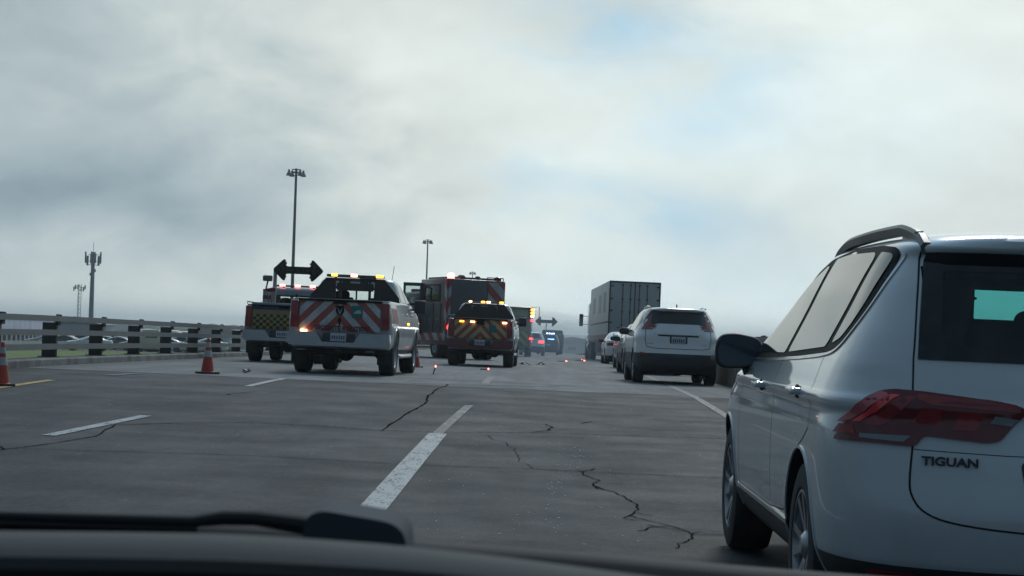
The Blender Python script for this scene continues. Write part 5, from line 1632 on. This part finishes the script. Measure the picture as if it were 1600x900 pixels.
# smoke drifting low over the road
sm = MB().ellipsoid((.3, 104, zroad(0, 104) + 1.0), (9.5, 60, 3.2), n=2, nu=24, nv=12).build('smoke', None)
m = bpy.data.materials.new('thin_blue_smoke'); m.use_nodes = True; t = m.node_tree; t.nodes.clear(); k = N(t)
v_ = k.n('ShaderNodeVolumePrincipled', ins={'Color': (.62, .78, .92, 1), 'Density': 0.008, 'Anisotropy': 0.0})
k.n('ShaderNodeOutputMaterial', ins={'Volume': v_.outputs[0]}); sm.data.materials.append(m)
tag(sm, 'thin bluish flare smoke hanging low over the road by the police SUV', 'smoke', kind='stuff')

# ---- high mast lamps, cell towers -------------------------------------------------------------------
MAST = mat('mast_steel', (.07, .085, .095), .6, metal=.2, dirt=.2)
HOUS = mat('lamp_housing', (.10, .115, .12), .5)
def mast(px, top, Y, H, label):
    T = at(px, top, Y); root = empty('high_mast_lamp', (T.x, T.y, T.z - H)); tag(root, label, 'street lamp', 'tall lamp masts beyond the bridge')
    MB().tube([(0, 0, 0), (0, 0, H * .5), (0, 0, H)], .30, 12, r2=.16).build('pole', MAST, root)
    mb = MB(); mb.lathe([(H - .5, .16), (H - .5, .45), (H - .3, .45), (H - .3, .16)], 'z', n=16); mb.lathe([(H - .05, .001), (H - .02, .22), (H + .12, .20), (H + .2, .001)], 'z', n=12)
    for i in range(4):
        a = PI / 5 + i * PI / 2; mb.tube([(0, 0, H - .45), (1.05 * math.cos(a), 1.05 * math.sin(a), H - .35)], .05, 6)
    mb.tube([(-.6, 0, H), (.6, 0, H)], .08, 6); mb.tube([(-.55, 0, H - .8), (.55, 0, H - .8)], .03, 6)
    mb.build('lamp_ring', MAST, root)
    for i in range(4):
        a = PI / 5 + i * PI / 2; c = Vector((1.15 * math.cos(a), 1.15 * math.sin(a), 0))
        MB().lathe([(H - .95, .001), (H - .92, .36), (H - .80, .38), (H - .50, .22), (H - .35, .16), (H - .25, .15), (H - .05, .12), (H - .02, .001)], 'z', c=c, n=16).build('luminaire', HOUS, root)
    return root
mast(463, 265, 262, 29, 'tallest lamp mast, rising behind the black double arrow board')
mast(668.5, 375, 460, 31, 'middle lamp mast rising left of the fire truck beacon')
mast(738.5, 425, 700, 33, 'smallest and farthest lamp mast, just above the fire truck roof')
TW = mat('tower_grey', (.20, .22, .23), .6, metal=.2, dirt=.3)
T = at(146, 392, 400); H = 24
root = empty('cell_tower', (T.x, T.y, T.z - H)); tag(root, 'grey monopole phone mast crowned with panel antennas, behind the left railing', 'phone mast')
MB().tube([(0, 0, 0), (0, 0, H * .99)], .62, 14, r2=.36).build('pole', TW, root)
mb = MB()
for z_ in (H - 3.0, H - 2.2, H - .8):
    for i in range(3):
        a = i * 2.094 + .4; b_ = a + 2.094; mb.tube([(1.55 * math.cos(a), 1.55 * math.sin(a), z_), (1.55 * math.cos(b_), 1.55 * math.sin(b_), z_)], .05, 5); mb.tube([(0, 0, z_), (1.4 * math.cos(a), 1.4 * math.sin(a), z_)], .05, 5)
mb.tube([(0, 0, H - .3), (0, 0, H + 1.9)], .05, 5); mb.build('antenna_frame', TW, root)
for i in range(12):
    a = i * PI / 6; z_ = H - 1.2 - (i % 3) * .45
    MB().box((1.62 * math.cos(a), 1.62 * math.sin(a), z_), (.30, .30, 2.0), .05, Matrix.Rotation(a, 4, 'Z')).build('panel_antenna', TW, root)
for i in range(4): MB().box((.5 * math.cos(i * 1.57), .5 * math.sin(i * 1.57), H - 4.2 - i * .4), (.3, .3, .6), .03).build('equipment_box', TW, root)
T = at(124.5, 444, 640); H = 26
root = empty('lattice_tower', (T.x, T.y, T.z - H)); tag(root, 'small distant lattice tower left of the grey monopole phone mast', 'lattice tower')
mb = MB(); cs_ = [(.55, .35), (-.55, .35), (0, -.6)]
for i in range(3):
    a = cs_[i]; b_ = cs_[(i + 1) % 3]; mb.tube([(a[0], a[1], 0), (a[0], a[1], H)], .09, 5)
    for j in range(20):
        z0 = j * H / 20; z1 = (j + 1) * H / 20
        mb.tube([(a[0], a[1], z0), (b_[0], b_[1], z1)], .045, 4)
mb.build('lattice', TW, root)
for i in range(6):
    a = i * PI / 3; MB().box((1.9 * math.cos(a), 1.9 * math.sin(a), H - 1.0 - (i % 2) * .6), (.4, .4, 1.5), .05, Matrix.Rotation(a, 4, 'Z')).build('panel_antenna', TW, root)
mb = MB()
for i in range(3): mb.tube([(0, 0, H - 1), (1.8 * math.cos(i * 2.09), 1.8 * math.sin(i * 2.09), H - 1)], .06, 4)
mb.build('antenna_frame', TW, root)
mb = MB()
for s_ in (-1, 0, 1): mb.lathe([(-.2, .001), (-.25, .6), (.1, .6), (.2, .001)], 'y', c=(s_ * 1.1, -.6, H - 12 - s_ * .4), n=14)
mb.build('dish', TW, root)

# ---- long white warehouse, far left -------------------------------------------------------------------
root = empty('long_warehouse', (0, 0, 0)); tag(root, 'long low white building with a dark base, behind the railing at the left edge', 'warehouse')
A = at(84, 500, 300); B = at(-140, 486, 170)
A.z = 1.5; B.z = 1.5
d = (B - A); Lw = d.length; ang = math.atan2(d.y, d.x)
root.location = (A.x, A.y, -1.9); root.rotation_euler = (0, 0, ang)
def wallf(k, x, y, z, v):
    s = k.m('FRACT', k.m('DIVIDE', x, 6.0)); return k.mix(k.m('LESS_THAN', s, .06), k.mix(k.ramp(k.noise(v, .25, 4, .6), [(.35, 0), (.65, 1)]), (.48, .50, .58), (.36, .39, .50)), (.62, .62, .64))
MB().box((Lw / 2, -7, 2.3), (Lw, 14, 2.2), .05).build('wall', pattern('warehouse_wall', wallf, .6), root)
mb = MB(); pr = [(-14.2, 3.4), (-12, 3.85), (-7, 4.15), (-2, 3.85), (.2, 3.4)]
mb.prism(pr, lambda a, b, t: Vector((t, a, b)), 0, Lw); mb.build('roof', mat('white_roof', (.75, .76, .78), .5, dirt=.15), root)
MB().box((Lw / 2, -7, .6), (Lw - .5, 13.6, 1.2), .0).build('dark_base', mat('dock_dark', (.04, .04, .045), .8), root)
bay = MB().box((0, 0, 0), (1.6, .3, 1.1), .02).mesh('loading_bay'); bay.materials.append(mat('bay_grey', (.22, .23, .24), .6))
for i in range(int(Lw / 5)):
    o = link('loading_bay', bay, None, root); o.location = (2.5 + i * 5, .12 + -.0 - 0.16 + .2, .62)

# ---- cars parked in the lot beyond the grass ---------------------------------------------------------------
LOT = {}
def lot_proto(kind, paintm):
    root = empty('lot_' + 'car', (0, 0, 0))
    if kind == 'sedan':
        ks = sedan_keys(); H = 1.44
    elif kind == 'suv':
        ks = suv_keys(); H = 1.665
    else:
        ks = [(.3, .92, .1, .3, 4, 5.4, .6, 3), (.6, .98, .0, .3, 4, 5.5, .6, 3), (1.1, 1.0, 0, .3, 4, 5.3, .6, 3), (1.3, .98, .02, .3, 4, 4.6, .6, 3), (1.9, .90, .06, .3, 4, 4.1, .5, 3), (2.2, .8, .12, .3, 4, 3.8, .5, 3), (2.28, .02, .3, .1, 3, 3.4, .1, 3)]; H = 2.3
    V, Fs = ring_body(ks, None, nc=8, ns=8, nz=18)
    link('body', MB().raw(V, Fs).mesh('body'), paintm, root, 40)
    sk = Skin(V, Fs)
    z0, z1 = {'sedan': (1.06, 1.36), 'suv': (1.14, 1.54), 'van': (1.35, 1.85)}[kind]
    for mode in ('L', 'Rt'): sk.patch('side_window', mode, [(3.3, z0), (.9 if kind != 'van' else 3.0, z0), (1.3 if kind != 'van' else 3.0, z1), (2.4 if kind != 'van' else 3.8, z1)], GLASSF, root, .01, .01, .3)
    sk.patch('rear_window', 'B', [(-.6, z0 + .05), (.6, z0 + .05), (.5, z1), (-.5, z1)], GLASSF, root, .01, .01, .3)
    for s_ in (-1, 1):
        for y_ in (.95, 3.7): 
            o = MB().lathe([(-.11, .001), (-.11, .33), (.11, .33), (.11, .001)], 'x', c=(s_ * .80, y_, .33), n=16).build('wheel', RUBBER, root)
    return root
cols = {'white': WHITE2, 'silver': SILVER, 'dark blue': DKBLUE, 'grey': GREYP, 'red': REDP, 'cream': mat('cream_paint', (.52, .48, .34), .4, coat=.4)}
spots = [  # px, py, distance, kind, colour, yaw
 (106, 541, 190, 'sedan', 'silver', 80), (118, 541, 196, 'suv', 'grey', 95), (131, 541, 188, 'sedan', 'dark blue', 88), (152, 541, 205, 'suv', 'grey', 80), (177, 541, 178, 'sedan', 'white', 100),
 (192, 541, 200, 'sedan', 'dark blue', 90), (205, 541, 210, 'suv', 'silver', 60), (214, 541, 195, 'sedan', 'grey', 90), (236, 543, 185, 'van', 'cream', 20), (246, 543, 200, 'van', 'white', 50),
 (258, 543, 190, 'sedan', 'grey', 100), (270, 542, 196, 'suv', 'red', 70), (281, 543, 205, 'van', 'white', 80), (292, 543, 190, 'sedan', 'white', 95), (300, 543, 215, 'van', 'white', 90),
 (311, 544, 196, 'suv', 'silver', 80), (330, 545, 205, 'sedan', 'grey', 90), (341, 545, 190, 'suv', 'dark blue', 80), (357, 547, 185, 'sedan', 'white', 95), (366, 547, 200, 'suv', 'silver', 85),
 (226, 540, 250, 'suv', 'white', 80), (250, 539, 260, 'suv', 'silver', 90), (286, 540, 255, 'sedan', 'red', 85), (320, 541, 250, 'suv', 'white', 95), (338, 541, 260, 'sedan', 'silver', 88), (165, 538, 250, 'suv', 'silver', 90), (140, 538, 245, 'sedan', 'white', 80)]
ordn = ['first', 'second', 'third', 'fourth', 'fifth', 'sixth', 'seventh', 'eighth', 'ninth', 'tenth']
cnt = {}
for (px, py, Y, kd, cn, yw) in sorted(spots):
    p = at(px, py, Y); z = zter(p.x, Y)
    key = (kd, cn)
    if key not in LOT: r0 = LOT[key] = lot_proto(kd, cols[cn])
    else: r0 = copy_tree(LOT[key])
    nm = {'sedan': 'parked_sedan', 'suv': 'parked_suv', 'van': 'parked_van'}[kd]
    r0.name = nm
    cnt[key] = cnt.get(key, 0) + 1
    tag(r0, 'distant %s %s in the lot behind the left railing, %s such from the left' % (cn, 'SUV' if kd == 'suv' else kd, ordn[cnt[key] - 1]), {'sedan': 'car', 'suv': 'car', 'van': 'van'}[kd], 'vehicles parked in the lot beyond the grass')
    r0.location = (p.x, Y, z); r0.rotation_euler = (0, 0, R(yw))

# trees, distant low buildings along the horizon
def bush_tree(x, y, z, h, w_, seed, label):
    rnd = random.Random(seed); root = empty('distant_tree', (x, y, z)); tag(root, label, 'tree', 'trees along the horizon')
    MB().tube([(0, 0, 0), (0, 0, h * .5)], h * .04, 6, r2=h * .02).build('trunk', mat('bark', (.05, .04, .03), .9), root)
    V = []; Fs = []
    for i in range(420):
        u = Vector((rnd.gauss(0, 1), rnd.gauss(0, 1), rnd.gauss(0, 1))).normalized() * (rnd.random() ** .4)
        c = Vector((u.x * w_ / 2, u.y * w_ / 2, h * .62 + u.z * h * .40)) * 1.0
        s_ = h * .05 * rnd.uniform(.6, 1.4)
        a = Vector((rnd.uniform(-1, 1), rnd.uniform(-1, 1), rnd.uniform(-1, 1))).normalized(); b_ = a.orthogonal().normalized()
        k0 = len(V); V += [c + a * s_, c + b_ * s_, c - a * s_, c - b_ * s_]; Fs.append([k0, k0 + 1, k0 + 2, k0 + 3])
    MB().raw(V, Fs).build('crown', mat('far_foliage', (.045, .07, .03), .9, dirt=.3), root, fix=False)
rnd = random.Random(11)
# a dark band of far woods on both sides, too far to tell trees apart
mb = MB()
for i in range(900):
    Y = rnd.uniform(1350, 1500); px = rnd.uniform(-150, 1800)
    p = at(px, 500, Y); h = rnd.uniform(5, 9.5) * (1.25 if px < 500 else .8)
    mb.ellipsoid((p.x, Y, -8 + h * .45), (h * rnd.uniform(1.2, 2.6), h, h), n=2, nu=8, nv=5)
o = mb.build('far_woodland', mat('far_foliage', (.045, .07, .03), .9, dirt=.3)); tag(o, 'low dark band of distant woods along the horizon', 'woodland', kind='stuff')
BL = mat('pale_building', (.35, .37, .38), .7, dirt=.3, scale=.2)
def shed(px, Y, wd, h, label, m_=BL):
    p = at(px, 530, Y); root = empty('distant_building', (p.x, Y, zter(p.x, Y))); tag(root, label, 'building')
    MB().box((0, 0, h / 2), (wd, wd * .6, h), .05).build('wall', m_, root)
    MB().prism([(-wd / 2 - .3, h), (0, h + wd * .07), (wd / 2 + .3, h)], lambda a, b, t: Vector((a, t, b)), -wd * .31, wd * .31).build('roof', mat('grey_roof', (.16, .17, .18), .6), root)
    for i in range(5): MB().box((-wd * .4 + i * wd * .2, -wd * .305, h * .5), (wd * .08, .1, h * .35), 0).build('window', GLASSF, root)
shed(118, 330, 12, 3.6, 'low pale building behind the lot, right of the white warehouse')
shed(341, 560, 26, 5, 'low pale building behind the lot near the checkered pickup')
shed(893, 1150, 60, 5.5, 'far low grey building on the horizon in the gap left of the semi trailer')

# ---- the car the photograph is taken from ---------------------------------------------------------------------
root = empty('own_car', (0, 0, 0)); tag(root, 'dark dashboard and wiper of the car one looks out of, along the bottom edge', 'car')
DASH = mat('dashboard_vinyl', (.05, .055, .055), .85, bump=.2, bscale=900)
DASHK = mat('dashboard_black', (.006, .006, .007), .9)
COWL = mat('cowl_black', (.010, .012, .016), .8, dirt=.2, scale=4)
def ribbon(name, tops, Y, prof, m, px0=-500, px1=2100, n=60):
    """long shape across the car; tops are picture rows of its upper edge, prof (dy, dz) relative to it"""
    V = []; Fs = []; k_ = len(prof)
    for i in range(n + 1):
        px = px0 + (px1 - px0) * i / n; p = at(px, pchip(tops, px), Y)
        for dy, dz in prof: V.append((p.x, Y + dy, p.z + dz))
    for i in range(n):
        for j in range(k_ - 1):
            a = i * k_ + j; Fs.append([a, a + 1, a + k_ + 1, a + k_])
    return MB().raw(V, Fs).build(name, m, root, 50)
ribbon('dashboard', [(-500, 836), (0, 842), (300, 846), (560, 861), (760, 881), (950, 906), (1150, 932), (1600, 985), (2100, 1060)], .74,
       [(.10, -.035), (.055, -.004), (.03, 0), (.012, -.001), (.0, -.0045), (-.006, -.0085), (-.012, -.0095), (-.03, -.0098)], DASH)
ribbon('instrument_hood', [(-500, 866), (0, 872), (300, 877), (560, 889), (760, 906), (950, 930), (1150, 956), (1600, 1015), (2100, 1090)], .70,
       [(.012, -.003), (.005, 0), (.0, -.004), (0, -.12)], DASHK)
ribbon('cowl_panel', [(-500, 808), (0, 814), (300, 819), (480, 829), (640, 848), (900, 868), (1130, 888), (1600, 925), (2100, 975)], 1.02,
       [(.14, -.03), (.05, -.008), (.02, 0), (0, -.003), (-.02, -.03), (-.05, -.12)], COWL)
mb = MB()
pts = [at(px, py, 1.0) for px, py in ((-300, 801), (0, 806), (150, 811), (300, 815), (350, 809), (400, 810), (470, 820), (560, 836))]
mb.tube(pts, [.0025, .0025, .003, .003, .004, .004, .005, .005], 8)
pts2 = [p + Vector((0, .02, -.006)) for p in pts[:4]] 
mb.tube(pts2, .003, 6)
wa = mb.build('wiper', COWL, root)
a = at(557, 832, .94)
mb = MB(); pr = rounded([(-.027, -.020), (-.025, .007), (-.018, .0115), (.018, .0065), (.025, .001), (.027, -.022)], .006, 4)
mb.prism(pr, lambda x, z, t: Vector((a.x + x, t, a.z + z)), 0.93, 0.99); mb.build('wiper_pivot_cover', mat('wiper_cover', (.035, .045, .055), .9), wa)
